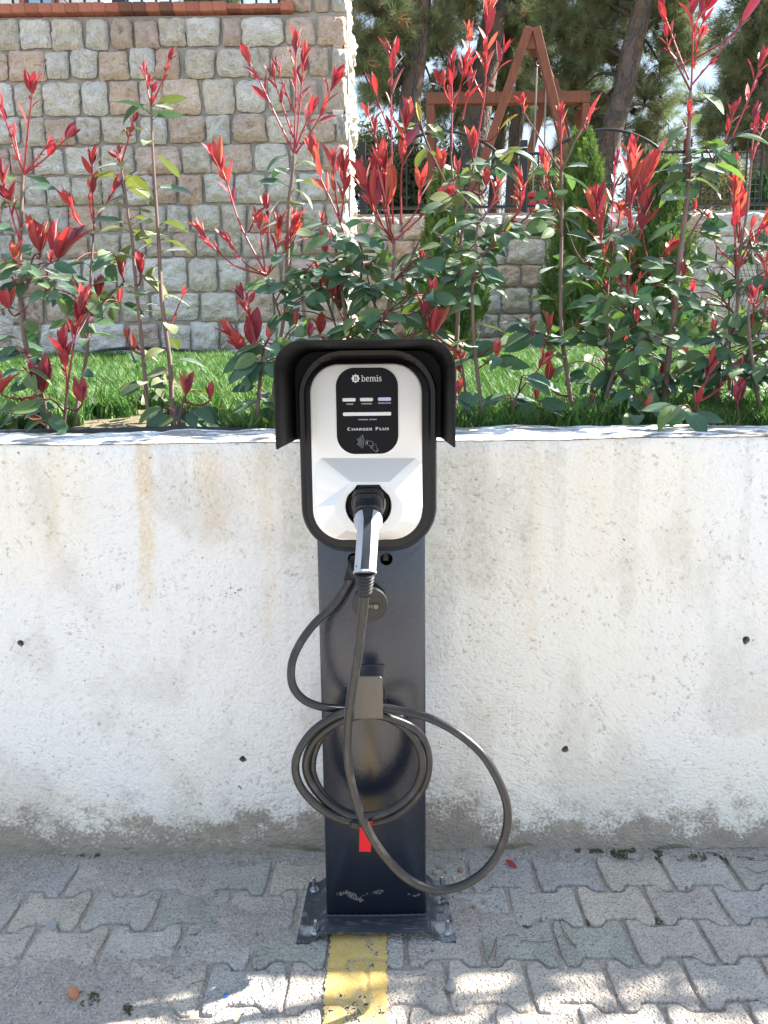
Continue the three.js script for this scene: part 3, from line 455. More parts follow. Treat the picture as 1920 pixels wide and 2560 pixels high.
  const sweep = (profile, t0, t1, seg, scale = () => 1) => { const pos = [], idx = [], n = profile.length; for (let i = 0; i <= seg; i++) { const t = lerp(t0, t1, i / seg), p = sp.getPoint(t), T = sp.getTangent(t), X = V(1, 0, 0), Nn = X.clone().cross(T).normalize().multiplyScalar(-1); const s = scale(t); for (const [a, b] of profile) pos.push(p.x + a * s, p.y + Nn.y * b * s, p.z + Nn.z * b * s); } for (let i = 0; i < seg; i++) for (let k = 0; k < n; k++) { const a = i * n + k, b = i * n + (k + 1) % n, c = a + n, d = b + n; idx.push(a, b, c, b, d, c); } const c0 = pos.length / 3; for (const i of [0, seg]) { let mx = 0, my = 0, mz = 0; for (let k = 0; k < n; k++) { const q = (i * n + k) * 3; mx += pos[q]; my += pos[q + 1]; mz += pos[q + 2]; } pos.push(mx / n, my / n, mz / n); } for (let k = 0; k < n; k++) idx.push(c0, (k + 1) % n, k, c0 + 1, seg * n + k, seg * n + (k + 1) % n); const g = new THREE.BufferGeometry(); g.setAttribute('position', new THREE.Float32BufferAttribute(pos, 3)); g.setIndex(idx); return toCreasedNormals(g, .7); };
  const fl = (t) => 1 + .36 * sstep(.36, .16, t);
  const half = (s) => [[.0062, .0150], [.0105, .0132], [.0145, .0088], [.0165, .0015], [.0165, -.006], [.0135, -.012], [.0062, -.0155]].map(([a, b]) => [a * s, b]);
  const matGrip = phys(C(.40, .42, .45), .42);
  const dm = { side: THREE.DoubleSide }; matGrip.side = THREE.DoubleSide;
  part(plug, 'grip_panel', sweep(half(-1), .16, 1, 36, fl), matGrip); part(plug, 'grip_panel', sweep(half(1).reverse(), .16, 1, 36, fl), matGrip);
  part(plug, 'grip_core', sweep([[-.0061, .0152], [0, .0162], [.0061, .0152], [.0061, -.0156], [-.0061, -.0156]], .02, .998, 36, fl), std(C(.035, .037, .043), .42, dm));
  part(plug, 'grip_collar', sweep([...Array(18)].map((_, k) => { const a = k / 18 * 6.2832; return [.0178 * Math.cos(a), .0170 * Math.sin(a)]; }), .968, 1, 3), matGrip);
  for (const t of [.3, .88]) { const p = sp.getPoint(t); part(plug, 'screw', new THREE.CylinderGeometry(.0016, .0016, .003, 10).rotateX(Math.PI / 2).translate(p.x - .0128 * fl(t), p.y + .002, p.z + .0105), std(C(.1, .1, .11), .4, { metalness: .7 })); }
  const dirN = endP.clone().sub(neckB).normalize(), nb = neckB.clone().addScaledVector(dirN, -.001);
  part(plug, 'plug_strain_relief', sleeve(nb, nb.clone().addScaledVector(dirN, .036), .0158, .0108, 6), matRubber);
  part(plug, 'plug_sleeve_core', new THREE.CylinderGeometry(.0122, .0092, .036, 20).rotateX(Math.PI).applyQuaternion(new THREE.Quaternion().setFromUnitVectors(V(0, 1, 0), dirN)).translate(nb.x + dirN.x * .018, nb.y + dirN.y * .018, nb.z + dirN.z * .018), matBlack);
  // round cap hanging on the post
  const cp = at(925, 1508, .03), cap = thing('socket_cap', 'round black plug cap hanging on the post behind the cable', 'cap', V(cp.x, cp.y - .032, .02));
  const capBody = new THREE.LatheGeometry([[0, -.022], [.029, -.022], [.0305, -.019], [.0305, 0], [.0325, .001], [.0325, .006], [.0312, .0075], [0, .0075]].map(([a, b]) => new THREE.Vector2(a, b)), 40).rotateX(Math.PI / 2 + .10).translate(cp.x, cp.y, cp.z);
  part(cap, 'cap_body', toCreasedNormals(capBody, .5), std(C(.022, .022, .022), .5));
  { const q = document.createElement('canvas'); q.width = 256; q.height = 96; const k = q.getContext('2d'); k.fillStyle = '#262522'; k.fillRect(0, 0, 256, 96); k.translate(256, 96); k.rotate(Math.PI); k.fillStyle = '#8a8168'; k.font = '58px serif'; k.textBaseline = 'middle'; k.fillText('bemis', 96, 50); k.translate(56, 48); k.beginPath(); for (let i = 0; i < 16; i++) { const a = i / 16 * 6.283, R = i % 2 ? 24 : 33; k.lineTo(Math.cos(a) * R, Math.sin(a) * R); } k.fill(); k.fillStyle = '#262522'; k.font = 'bold 40px serif'; k.textAlign = 'center'; k.fillText('B', 0, 3);
    const tt = new THREE.CanvasTexture(q); tt.colorSpace = THREE.SRGBColorSpace; part(cap, 'cap_print', new THREE.PlaneGeometry(.036, .0135).translate(0, 0, .0078).rotateX(.10).translate(cp.x + .001, cp.y - .004, cp.z + .0005), std(C(1, 1, 1), .5, { map: tt })); }
  part(cap, 'cap_strap', tube([V(cp.x + .004, cp.y + .03, cp.z - .006), V(cp.x + .002, cp.y + .052, .024), V(cp.x - .008, cp.y + .07, .03)], .0018, 12, 6), matRubber);
  // red tie round the bottom of the coil
  const tie = thing('cable_tie_strap', 'red fabric strap tied round the bottom of the coiled cable', 'strap', at(910, 2090, .07));
  const cloth = tex(128, 128, (u, v, o) => { const n = fbm(u * 40, v * 40, 131, 3, 40, 40); o[0] = .56 + .2 * (n - .5); o[1] = .006 + .01 * n; o[2] = .014 + .01 * n; });
  const matRed = std(C(1, 1, 1), .92, { map: rep(cloth, 2, 2), side: THREE.DoubleSide });
  const strip = (L, R, zf, n, th = .0016) => { const f = (v, z) => { const y = lerp(L[0][1], L[1][1], v); return [at(lerp(L[0][0], L[1][0], v), y, z), at(lerp(R[0][0], R[1][0], v), lerp(R[0][1], R[1][1], v), z)]; }; const mk = (dz) => grid(4, n, (u, v) => { const z = zf(v) + dz, [a, b] = f(1 - v, zf(1 - v) + dz); return a.lerp(b, u); }); return merge([mk(th), mk(0)]); };
  part(tie, 'hanging_end', strip([[899, 2068], [898, 2129]], [[929, 2068], [927, 2130]], (v) => .072 - .012 * v * v, 10), matRed);
  part(tie, 'loop', strip([[908, 2053], [906, 2092]], [[931, 2053], [930, 2092]], (v) => .064 - .008 * v, 8), std(C(.5, .01, .02), .9, { side: THREE.DoubleSide }));
  part(tie, 'buckle', new RoundedBoxGeometry(.019, .0125, .006, 2, .0015).rotateZ(-.35).translate(at(889, 2064, .058).x, at(889, 2064, .058).y, .058), matBlack);
}
// ---------------------------------------------------------------- lawn behind the wall, upper terrace
const ZT1 = -4.157, ZT2 = -5.66;                         // fronts of the high stone wall and of the low stone wall
const lawnY = (x, z) => { const t = clamp((WB - z) / (WB - ZT1)); return .958 + .365 * t + .012 * (fbm(x * 2.2, z * 2.2, 141, 3) - .5) - .012 * sstep(.1, 0, t); };
const soilTex = tex(512, 512, (u, v, o) => { const a = fbm(u * 10, v * 10, 142, 4, 10, 10), b = fbm(u * 80, v * 80, 143, 2, 80, 80); const t = .5 + .8 * b; o[0] = (.17 + .05 * a) * t; o[1] = (.14 + .045 * a) * t; o[2] = (.085 + .03 * a) * t; });
{
  const g = grid(90, 70, (u, v) => { const x = lerp(-7, 9, u), z = lerp(WB + .005, -5.75, v); return V(x, lawnY(x, z) - (v === 0 ? .004 : 0), z); });
  struct('lawn_soil', planarUV(g, 'x', 'z', 1), std(C(1, 1, 1), .97, { map: rep(soilTex, 2, 2), bumpMap: grain, bumpScale: .006 }));
  const upper = merge([new THREE.PlaneGeometry(34, 26, 1, 1).rotateX(-Math.PI / 2).translate(4, 2.6, -5.95 - 13), new THREE.PlaneGeometry(34, 2.7).translate(4, 1.3, -32)]);
  struct('upper_terrace', planarUV(upper, 'x', 'z', 1), std(C(1, .95, .85), .97, { map: rep(soilTex, .7, .7) }));
  const yard = box(9, 3.5, 6, -5, 1.75, ZT1 - .45 - 3); struct('upper_yard', boxUV(yard), std(C(.9, .85, .8), .95, { map: soilTex }));
  // pale concrete path that crosses the lawn on the right
  const path = grid(30, 3, (u, v) => { const x = lerp(.98, 5, u), z = lerp(-1.05, -1.45, v) - .06 * Math.sin(x * 1.4); return V(x, lawnY(x, z) + .008, z); });
  struct('garden_path', planarUV(path, 'x', 'z', 1), std(C(1, 1, 1), .93, { map: rep(paverTex[2], 2, 2) }));
}

// ---------------------------------------------------------------- rough stones
const stoneMap = tex(1024, 1024, (u, v, o) => {
  const n = fbm(u * 5, v * 5, 151, 5, 5, 5), r = 1 - Math.abs(fbm(u * 14 + .3 * n, v * 14, 152, 4, 14, 14) * 2 - 1), f = fbm(u * 90, v * 90, 153, 3, 90, 90), p = fbm(u * 3, v * 3, 154, 3, 3, 3);
  let t = .93 + .3 * (n - .5) + .26 * (f - .5), y = sstep(.48, .66, p);
  const vein = sstep(.965, .995, r) * .24; t -= vein;
  const st = sstep(.66, .76, fbm(u * 9, v * 9, 155, 4, 9, 9)) * .3;
  o[0] = t * (1 - st * .45); o[1] = t * (.98 + .01 * y) * (1 - st * .55); o[2] = t * (.96 - .05 * y) * (1 - st * .75);
});
const stoneBump = tex(1024, 1024, (u, v, o) => { const n = fbm(u * 10, v * 10, 156, 5, 10, 10), r = Math.abs(fbm(u * 16 + n, v * 16, 157, 4, 16, 16) * 2 - 1), f = fbm(u * 80, v * 80, 158, 3, 80, 80), c = Math.abs(fbm(u * 34, v * 26 + n * 2, 159, 3, 34, 26) * 2 - 1); o[0] = .32 * n + .42 * r + .16 * f + .24 * c - .08; }, { color: false });
const stoneMats = [[.86, .81, .755], [.86, .70, .60], [.9, .88, .85], [.83, .645, .545], [.87, .83, .77], [.83, .77, .69], [.78, .63, .56], [.91, .895, .87]].map((c) => std(C(...c), .92, { map: rep(stoneMap, 3, 3), bumpMap: rep(stoneBump, 3.4, 3.4), bumpScale: .036 }));
const stoneGeos = Array.from({ length: 14 }, (_, s) => { // a hewn block with a bulging broken face, one unit wide and high
  const r = rng(500 + s), n = 13, e = 6 + 8 * r(), sk = (r() - .5) * .14, tp = (r() - .5) * .14, ph = r() * 9;
  const pt = (u, v) => { const a = u * 2 - 1, b = v * 2 - 1, m = Math.max(Math.abs(a), Math.abs(b)), l = Math.pow(Math.pow(Math.abs(a), e) + Math.pow(Math.abs(b), e), 1 / e) || 1; const k = m ? m / l : 1; let x = a * k * .5, y = b * k * .5; const w = 1 + .14 * (vnoise(Math.atan2(b, a) * 2.6 + ph, ph, 160 + s) - .5) + .05 * (vnoise(Math.atan2(b, a) * 9 + ph, ph, 161 + s) - .5); return [x * w * (1 + tp * y * 2) + sk * y * .6, y * w, m]; };
  const g = grid(n, n, (u, v) => { const [x, y, m] = pt(u, v); const z = .012 + .036 * (1 - Math.pow(m, 8)) + (fbm(u * 4 + ph, v * 4, 162 + s, 4) - .5) * .085 * (1 - Math.pow(m, 6)) + (1 - m) * ((r() - .5) * .008); return V(x, y, z); });
  const rim = []; for (let i = 0; i < n; i++) rim.push([i / n, 0]); for (let i = 0; i < n; i++) rim.push([1, i / n]); for (let i = n; i > 0; i--) rim.push([i / n, 1]); for (let i = n; i > 0; i--) rim.push([0, i / n]); rim.push([0, 0]);
  const sk2 = grid(rim.length - 1, 1, (u, v) => { const [a, b] = rim[Math.round(u * (rim.length - 1))], [x, y] = pt(a, b); return V(x, y, v ? (fbm(a * 3.4 + ph, b * 3.4, 162 + s, 3) - .5) * 0 : -.06); });
  const q = merge([g, sk2]); planarUV(q, 'x', 'y', .25, r(), r()); return mergeVertices(q, 1e-5);
});
const mortarTex = tex(512, 512, (u, v, o) => { const a = fbm(u * 8, v * 8, 171, 4, 8, 8), b = fbm(u * 120, v * 120, 172, 2, 120, 120), t = .7 + .35 * a + .45 * (b - .5); o[0] = .50 * t; o[1] = .465 * t; o[2] = .41 * t; });
const matMortar = std(C(1, 1, 1), .96, { map: mortarTex, bumpMap: rep(grain, 2, 2), bumpScale: .008 });
const sr = rng(61);
function stone(parent, x, y, z, w, h, turn = 0, pick) {
  const m = shadows(new THREE.Mesh(stoneGeos[sr() * stoneGeos.length | 0], stoneMats[pick ?? (sr() * stoneMats.length | 0)]));
  m.name = 'stone'; m.position.set(x - parent.position.x, y - parent.position.y, z - parent.position.z); m.rotation.set(0, turn, (sr() - .5) * .05); if (sr() < .5) m.scale.set(-w, h, .8 + sr() * .5); else m.scale.set(w, h, .8 + sr() * .5);
  if (m.scale.x < 0) { m.scale.x = w; m.rotation.z += Math.PI; }
  parent.add(m); return m;
}
{ // the high stone wall with the pillar at its right end
  const w = thing('stone_wall', 'high wall of rough pink and cream stone blocks ending in a pillar on the right', 'wall', V(-2, 1.2, ZT1));
  const yAt = (py, px = 435) => at(px, py, ZT1).y, xAt = (px, py) => at(px, py, ZT1).x;
  const xr = xAt(872, 300), top = yAt(40), pl = xAt(727, 20);
  part(w, 'mortar_body', boxUV(merge([box(xr + 6, top - .9, .5, (xr - 6) / 2, (top + .9) / 2, ZT1 - .25), box(xr - pl, 2.2, .5, (xr + pl) / 2, top + 1.1, ZT1 - .25), box(.45, 5, .3, xr - .225, 3.35, ZT1 - .645)]), 2), matMortar);
  const rows = [
    [48, 124, '-60,-4|0,50|53,130|133,210|217,274|281,333|338,397|400,465|468,550|557,605|606,707|715,787|794,868'],
    [126, 200, '-60,22|27,113|118,175|181,245|250,322|327,390|392,450|465,537|545,622|625,675|683,768|773,822|830,868'],
    [203, 290, '-50,36|41,107|110,202|207,272|277,347|350,412|410,500|510,588|592,663|672,727|732,795|808,869'],
    [292, 363, '-40,-14|-10,52|57,113|116,188|195,252|258,343|353,420|424,512|518,576|583,665|670,772|777,838|842,870'],
    [365, 436, '-60,25|30,82|88,161|167,251|256,335|340,453|458,526|531,632|640,720|730,800|806,871'],
    [438, 512, '-50,-4|0,60|66,115|121,180|184,258|259,308|312,385|390,443|450,507|514,585|590,663|671,745|750,815|820,872'],
    [514, 582, '-60,5|10,55|60,125|130,172|176,250|255,300|306,352|356,415|420,474|480,551|558,615|620,690|695,755|758,812|816,873'],
    [584, 642, '-50,-6|-2,35|40,98|104,160|166,222|228,300|305,365|370,430|436,490|494,540|546,603|608,668|673,752|757,812|818,874'],
    [645, 730, '-60,40|45,120|126,205|211,290|296,350|358,468|474,543|549,617|622,700|706,790|796,875'],
    [733, 805, '-40,8|14,62|68,110|116,205|210,300|306,375|381,497|505,594|600,682|688,756|762,830|836,876'],
    [808, 885, '-50,30|34,95|102,210|216,318|326,400|405,476|481,548|554,590|596,690|696,770|776,876']];
  for (const [y0, y1, s] of rows) for (const q of s.split('|')) {
    const [a, b] = q.split(',').map(Number), m = (a + b) / 2, k = .011 * (435 - m) * 1; // the courses are level in the world
    const ya = yAt(y0), yb = yAt(y1), xa = xAt(a, (y0 + y1) / 2), xb = xAt(b, (y0 + y1) / 2);
    stone(w, (xa + xb) / 2, (ya + yb) / 2 + (sr() - .5) * .014, ZT1 + .004, (xb - xa) * (1 + (sr() - .5) * .06), (ya - yb) * (.96 + (sr() - .5) * .12));
  }
  for (let k = 0; k < 7; k++) for (const [a, b] of [[733, 777], [786, 822], [830, 868]]) { const y = top + .075 + k * .2; stone(w, (xAt(a, 20) + xAt(b, 20)) / 2 + (k % 2 ? .02 : 0), y + .03, ZT1 + .004, xAt(b, 20) - xAt(a, 20), .19); }
  for (let x = xAt(-80, 400); x > -5.6; x -= .27) for (let k = 0; k < 11; k++) stone(w, x + (k % 2) * .1, 1.35 + k * .204, ZT1 + .004, .25, .19);
  // the return face of the pillar
  for (let k = 0; k < 17; k++) { const y = 1.36 + k * .205; let z = ZT1 - .1 - (k % 2) * .1; for (let j = 0; j < 2; j++) { const d = .24 + sr() * .1; stone(w, xr - .034, y, z - .03, d * .95, .19, Math.PI / 2); z -= d + .015; } }
  for (let x = -5.5; x < xr; x += .23 + sr() * .12) stone(w, x, lawnY(x, ZT1) - .01 + sr() * .03, ZT1 + .008, .2, .12);   // foot
  // brick coping
  const brickTex = tex(256, 256, (u, v, o) => { const a = fbm(u * 6, v * 6, 181, 4, 6, 6), b = fbm(u * 60, v * 60, 182, 2, 60, 60), t = .7 + .5 * a + .3 * (b - .5), k = sstep(.62, .75, fbm(u * 9, v * 9, 183, 4, 9, 9)) * .6; o[0] = lerp(.42 * t, .1, k); o[1] = lerp(.15 * t, .075, k); o[2] = lerp(.09 * t, .05, k); });
  const bm = [std(C(1, 1, 1), .85, { map: brickTex }), std(C(.85, .8, .8), .85, { map: brickTex }), std(C(.42, .5, .55), .9, { map: brickTex })];
  const bg = boxUV(new RoundedBoxGeometry(.094, .062, .2, 2, .012), 3), thin = boxUV(new RoundedBoxGeometry(.094, .034, .2, 1, .006), 3), xs = [];
  const by = yAt(27), dark = new Set([13, 14, 16, 17]); let n = 0;
  for (let px = -60; px < 722; px += 33.2) { const x = xAt(px + 16, 27), late = px > 548 && px < 680, m = shadows(new THREE.Mesh(late ? thin : bg, bm[n === 11 || n === 12 || n === 14 ? 2 : n % 3 === 1 ? 1 : 0])); n++; m.name = 'coping_brick'; m.position.set(x - w.position.x, by + (late ? -.004 : 0) + (sr() - .5) * .004 - w.position.y, ZT1 - .035 - w.position.z + .0); m.rotation.y = (sr() - .5) * .03; w.add(m); }
  // railing on top, plants and house behind it, only their feet in view
  const rail = thing('yard_railing', 'dark steel railing standing on the brick coping of the high wall', 'railing', V(-2, by, ZT1 - .1)), matRail = std(C(.03, .034, .042), .45, { metalness: .3 });
  const postR = (px, wd) => part(rail, 'railing_post', box(wd, 1.1, wd, xAt(px, 20), by + .55, ZT1 - .1), matRail); postR(290, .06); postR(702, .06); postR(-110, .06);
  for (let px = -92; px < 690; px += 36.4) if (Math.abs(px - 290) > 16) part(rail, 'railing_bar', box(.014, 1, .014, xAt(px, 20), by + .5, ZT1 - .1), matRail);
  part(rail, 'top_rail', box(xAt(720, 20) + 4.5, .04, .04, (xAt(720, 20) - 4.5) / 2, by + 1.05, ZT1 - .1), matRail);
  const house = thing('house', 'pale house seen between the railing bars at the upper left edge', 'house', V(-4.4, 3.5, -7.4));
  part(house, 'wall', box(2.2, 3, .3, -4.0, 5, -7.4), std(C(.74, .68, .66), .9)); part(house, 'window_glass', box(.28, 1.2, .04, -3.55, 4.9, -7.22), phys(C(.25, .4, .5), .05)); part(house, 'window_frame', merge([box(.05, 1.3, .08, -3.38, 4.9, -7.21), box(.05, 1.3, .08, -3.72, 4.9, -7.21), box(.39, .05, .08, -3.55, 4.27, -7.21)]), std(C(.3, .1, .07), .6));
  const crate = thing('wooden_bench', 'orange wooden slatted bench behind the railing at the upper left', 'bench', V(-2.2, 3.62, -5.2)); for (let k = 0; k < 5; k++) part(crate, 'slat', box(.34, .045, .03, -2.2, 3.7 + k * .06, -5.1 - k * .012), std(C(.5, .2, .07), .6)); for (const s of [-1, 1]) part(crate, 'leg', box(.04, .5, .05, -2.2 + s * .16, 3.75, -5.14), std(C(.4, .13, .04), .6));
  for (const [px, n, lab] of [[215, 26, 'spiky dark green plant behind the railing left of the stout railing post'], [365, 20, 'spiky dark green plant behind the railing right of the stout railing post']]) {
    const c = at(px, -30, ZT1 - .6), y = thing('spiky_plant', lab, 'plant', V(c.x, 3.5, c.z)), r = rng(px), ml = std(C(.028, .05, .03), .5, { side: THREE.DoubleSide });
    part(y, 'stem', tube([V(c.x, 3.45, c.z), V(c.x, 3.7, c.z)], .04, 4, 8), std(C(.12, .09, .06), .9));
    for (let i = 0; i < n; i++) { const a = r() * 6.28, up = -.2 + r() * 1.2, L = .35 + r() * .2, d = V(Math.cos(a), up, Math.sin(a)).normalize(), s = V(-Math.sin(a), 0, Math.cos(a)), o = V(c.x, 3.72, c.z); part(y, 'leaf', grid(1, 5, (u, v) => o.clone().addScaledVector(d, v * L).addScaledVector(s, (u - .5) * .035 * (1 - v)).add(V(0, -.12 * v * v, 0))), ml); }
  }
}
{ // the low stone wall on the right with the garden fence on it
  const w = thing('garden_wall', 'low wall of rough grey and cream stones under the black fence on the right', 'wall', V(2, 1.3, ZT2));
  const top = at(1750, 527, ZT2).y, x0 = -.6, x1 = 4.6;
  part(w, 'mortar_body', boxUV(box(x1 - x0, top - 1.0, .4, (x0 + x1) / 2, (top + 1.0) / 2, ZT2 - .2), 2), matMortar);
  let y = 1.34; const hs = [.24, .22, .25, .21, .24, .22]; const sum = hs.reduce((a, b) => a + b, 0), f = (top - .02 - y) / sum;
  for (const h0 of hs) { const h = h0 * f; let x = x0 - sr() * .2; while (x < x1) { const d = .2 + sr() * .17; stone(w, x + d / 2, y + h / 2, ZT2 + .006, d - .018, h - .012 + (sr() - .5) * .012); x += d; } y += h; }
  // fence
  const fence = thing('garden_fence', 'black iron fence with arched bays on the low stone wall', 'fence', V(2, top, ZT2 - .2)), zf = ZT2 - .2, mf = std(C(.018, .02, .024), .42, { metalness: .2 });
  const X = (px, py) => at(px, py, zf).x, Y = (px, py) => at(px, py, zf).y, posts = [907, 1308, 1716, 2124].map((p) => X(p, 440)), yb = top + .03, rl = Y(1310, 384), pk = Y(1500, 324);
  posts.forEach((x, i) => part(fence, 'fence_post', new RoundedBoxGeometry(.064, rl - yb + .14, .064, 1, .006).translate(x, (rl + yb) / 2 + .04, zf), mf));
  const all = [posts[0] - (posts[1] - posts[0]), ...posts];
  for (let b = 0; b < 4; b++) {
    const a = all[b], c = all[b + 1], W = c - a, ry = (x) => { const t = (x - a) / W, m = clamp((t - .16) / .68); return rl + (pk - rl) * (t > .16 && t < .84 ? Math.sin(m * Math.PI) ** .75 : 0); };
    const pts = []; for (let k = 0; k <= 40; k++) { const x = lerp(a + .03, c - .03, k / 40); if (b === 0 && x < X(876, 400)) continue; pts.push(V(x, ry(x), zf)); }
    if (pts.length > 2) { part(fence, 'top_rail', tube(pts, .014, 60, 6), mf); part(fence, 'bottom_rail', bar(V(pts[0].x, top + .1, zf), V(c - .03, top + .1, zf), .022, .022), mf); }
    for (let k = 1; k < 11; k++) { const x = a + W * k / 11; if (b === 0 && x < X(880, 400)) continue; part(fence, 'fence_bar', box(.013, ry(x) - top - .1, .013, x, (ry(x) + top + .1) / 2, zf), mf); }
    if (b) for (const s of [.56]) part(fence, 'scroll_ring', new THREE.TorusGeometry(.105, .007, 6, 32).translate(a + W * s, (rl + top) / 2 + .1, zf + .012), mf);
  }
  const mesh = []; const mx0 = posts[2] + .02, mx1 = posts[2] + .72; for (let k = 0; k <= 12; k++) { const x = lerp(mx0, mx1, k / 12); mesh.push(tube([V(x, top + .03, zf - .03), V(x + .006 * Math.sin(k), (top + rl) / 2, zf - .035), V(x, rl + .02, zf - .03)], .0022, 6, 4)); } for (let k = 0; k <= 9; k++) { const yy = lerp(top + .04, rl + .01, k / 9); mesh.push(tube([V(mx0, yy, zf - .03), V((mx0 + mx1) / 2, yy + .01 * Math.sin(k * 2), zf - .034), V(mx1, yy, zf - .03)], .0022, 6, 4)); }
  part(fence, 'wire_mesh', merge(mesh), std(C(.03, .045, .04), .5));
  // piece of bent wire mesh leaning by the right edge
  const wm = [], P = (u, v) => at(lerp(1835, 1960, u) + 12 * Math.sin(v * 7), lerp(660, 870, v), -2.6); for (let k = 0; k <= 12; k++) wm.push(tube([0, .25, .5, .75, 1].map((v) => P(k / 12, v)), .0016, 10, 4)); for (let k = 0; k <= 14; k++) wm.push(tube([0, .5, 1].map((u) => P(u, k / 14)), .0016, 6, 4));
  single('wire_mesh_panel', merge(wm), std(C(.03, .035, .035), .5), 'bent panel of dark wire mesh behind the shrubs at the right edge', 'wire mesh');
}

// ---------------------------------------------------------------- swing and beam frame on the terrace
const woodTex = tex(256, 512, (u, v, o) => { const g = fbm(u * 26, v * 3, 191, 4, 26, 3), k = fbm(u * 5, v * 9, 192, 3, 5, 9), t = .7 + .5 * g + .25 * (k - .5); o[0] = .19 * t; o[1] = .056 * t; o[2] = .02 * t; });
const matWood = std(C(1, 1, 1), .6, { map: rep(woodTex, 1, 1) });
const beam = (a, b, w, d = w) => boxUV(bar(a, b, w, d, .008), 2);
{
  const z1 = -7.05, z2 = -8.3, p = (x, y, z) => at(x, y, z);
  const sw = thing('swing_frame', 'orange brown wooden A frame swing standing behind the fence', 'swing', V(1.6, 2.6, -7.6));
  const leg = (x0, y0, x1, y1, z) => { const a = p(x0, y0, z), b = p(x1, y1, z), d = b.clone().sub(a); b.addScaledVector(d, (2.6 - b.y) / d.y); part(sw, 'leg', beam(a, b, .092, .07), matWood); };
  leg(1322, 70, 1226, 352, z1); leg(1339, 70, 1430, 440, z1 - .004);
  leg(1374, 200, 1312, 430, z2); leg(1384, 200, 1434, 430, z2 - .004);
  const ra = p(1331, 106, z1 - .02), rb = p(1379, 215, z2 - .05); part(sw, 'ridge_beam', beam(ra, rb, .1, .1), matWood);
  const gz = z1 + .035, gp = [[1330, 76], [1310, 118], [1347, 118]].map(([x, y]) => p(x, y, gz)); part(sw, 'gusset', extrude(new THREE.Shape(gp.map((q) => new THREE.Vector2(q.x, q.y))), .03).translate(0, 0, gz - .06), matWood);
  const ms = std(C(.03, .025, .025), .5, { metalness: .4 });
  for (const t of [.22, .45, .68, .9]) { const q = ra.clone().lerp(rb, t); const h = part(sw, 'hanger', new THREE.TorusGeometry(.03, .012, 8, 16).rotateY(.8).translate(q.x, q.y - .1, q.z), ms); part(h, 'hanger_bolt', new THREE.CylinderGeometry(.016, .016, .09, 8).translate(q.x, q.y - .045, q.z), ms); }
  const rope = std(C(.3, .28, .24), .9);
  const q1 = ra.clone().lerp(rb, .22), q2 = ra.clone().lerp(rb, .68);
  for (const [q, dx] of [[q1, -.01], [q2, .0]]) part(sw, 'rope', tube([V(q.x, q.y - .13, q.z), V(q.x + dx, (q.y + 2.9) / 2, q.z), V(q.x + dx * 2, 2.98, q.z)], .009, 10, 6), rope);
  part(sw, 'seat', new RoundedBoxGeometry(.16, .03, q1.z - q2.z + .1, 2, .01).translate((q1.x + q2.x) / 2, 2.97, (q1.z + q2.z) / 2), matWood);
  const z3 = -8.0, fr = thing('beam_frame', 'orange brown wooden frame with a long level beam behind the swing', 'climbing frame', V(1.5, 2.6, z3));
  const L = p(1076, 249, z3), R = p(1464, 249, z3), yy = L.y; R.y = yy;
  part(fr, 'beam', beam(V(L.x - .045, yy, z3), V(R.x + .045, yy, z3), .13, .09), matWood);
  for (const x of [L.x, R.x]) part(fr, 'upright', beam(V(x, 2.6, z3 - .003), V(x, yy - .065, z3 - .003), .092, .09), matWood);
  for (const [x, s] of [[L.x, -1], [R.x, 1]]) part(fr, 'rear_leg', beam(V(x - s * .02, yy - .08, z3 - .1), V(x - s * .13, 2.6, z3 - 1.0), .08), matWood);
  part(fr, 'low_rail', beam(V(L.x, 2.95, z3 - .55), V(R.x, 2.95, z3 - .55), .05), matWood);
  const rp = at(1344, 500, -6.7), red = thing('red_play_bucket', 'red rounded plastic play seat behind the fence post under the swing', 'play seat', V(rp.x, rp.y - .16, rp.z)), mr = phys(C(.34, .012, .02), .4, { clearcoat: .4 });
  part(red, 'seat_body', new RoundedBoxGeometry(.19, .15, .16, 4, .05).translate(rp.x, rp.y - .07, rp.z), mr); part(red, 'backrest', new RoundedBoxGeometry(.2, .075, .06, 4, .03).translate(rp.x, rp.y + .055, rp.z - .04), mr); part(red, 'spring_post', new THREE.CylinderGeometry(.03, .035, .3, 12).translate(rp.x, rp.y - .27, rp.z), matBlack);
}

// ---------------------------------------------------------------- pines behind, bright conifers in front of the low wall
const barkTex = tex(256, 1024, (u, v, o) => { const n = fbm(u * 9, v * 14, 201, 4, 9, 14), c = Math.abs(fbm(u * 10 + n * 2, v * 9, 202, 4, 10, 9) * 2 - 1), f = fbm(u * 60, v * 60, 203, 2, 60, 60), t = .78 + .3 * sstep(.0, .2, c) + .4 * (f - .5), m = sstep(.45, .65, n); o[0] = lerp(.10, .135, m) * t; o[1] = lerp(.082, .092, m) * t; o[2] = lerp(.07, .066, m) * t; });
const barkBump = tex(256, 1024, (u, v, o) => { const n = fbm(u * 9, v * 14, 201, 4, 9, 14), c = Math.abs(fbm(u * 10 + n * 2, v * 9, 202, 4, 10, 9) * 2 - 1); o[0] = .75 * sstep(.0, .3, c) + .25 * n; }, { color: false });
const matBark = std(C(1, 1, 1), .95, { map: rep(barkTex, 1, .5), bumpMap: rep(barkBump, 1, .5), bumpScale: .03 }), matTwig = std(C(.07, .052, .042), .95);
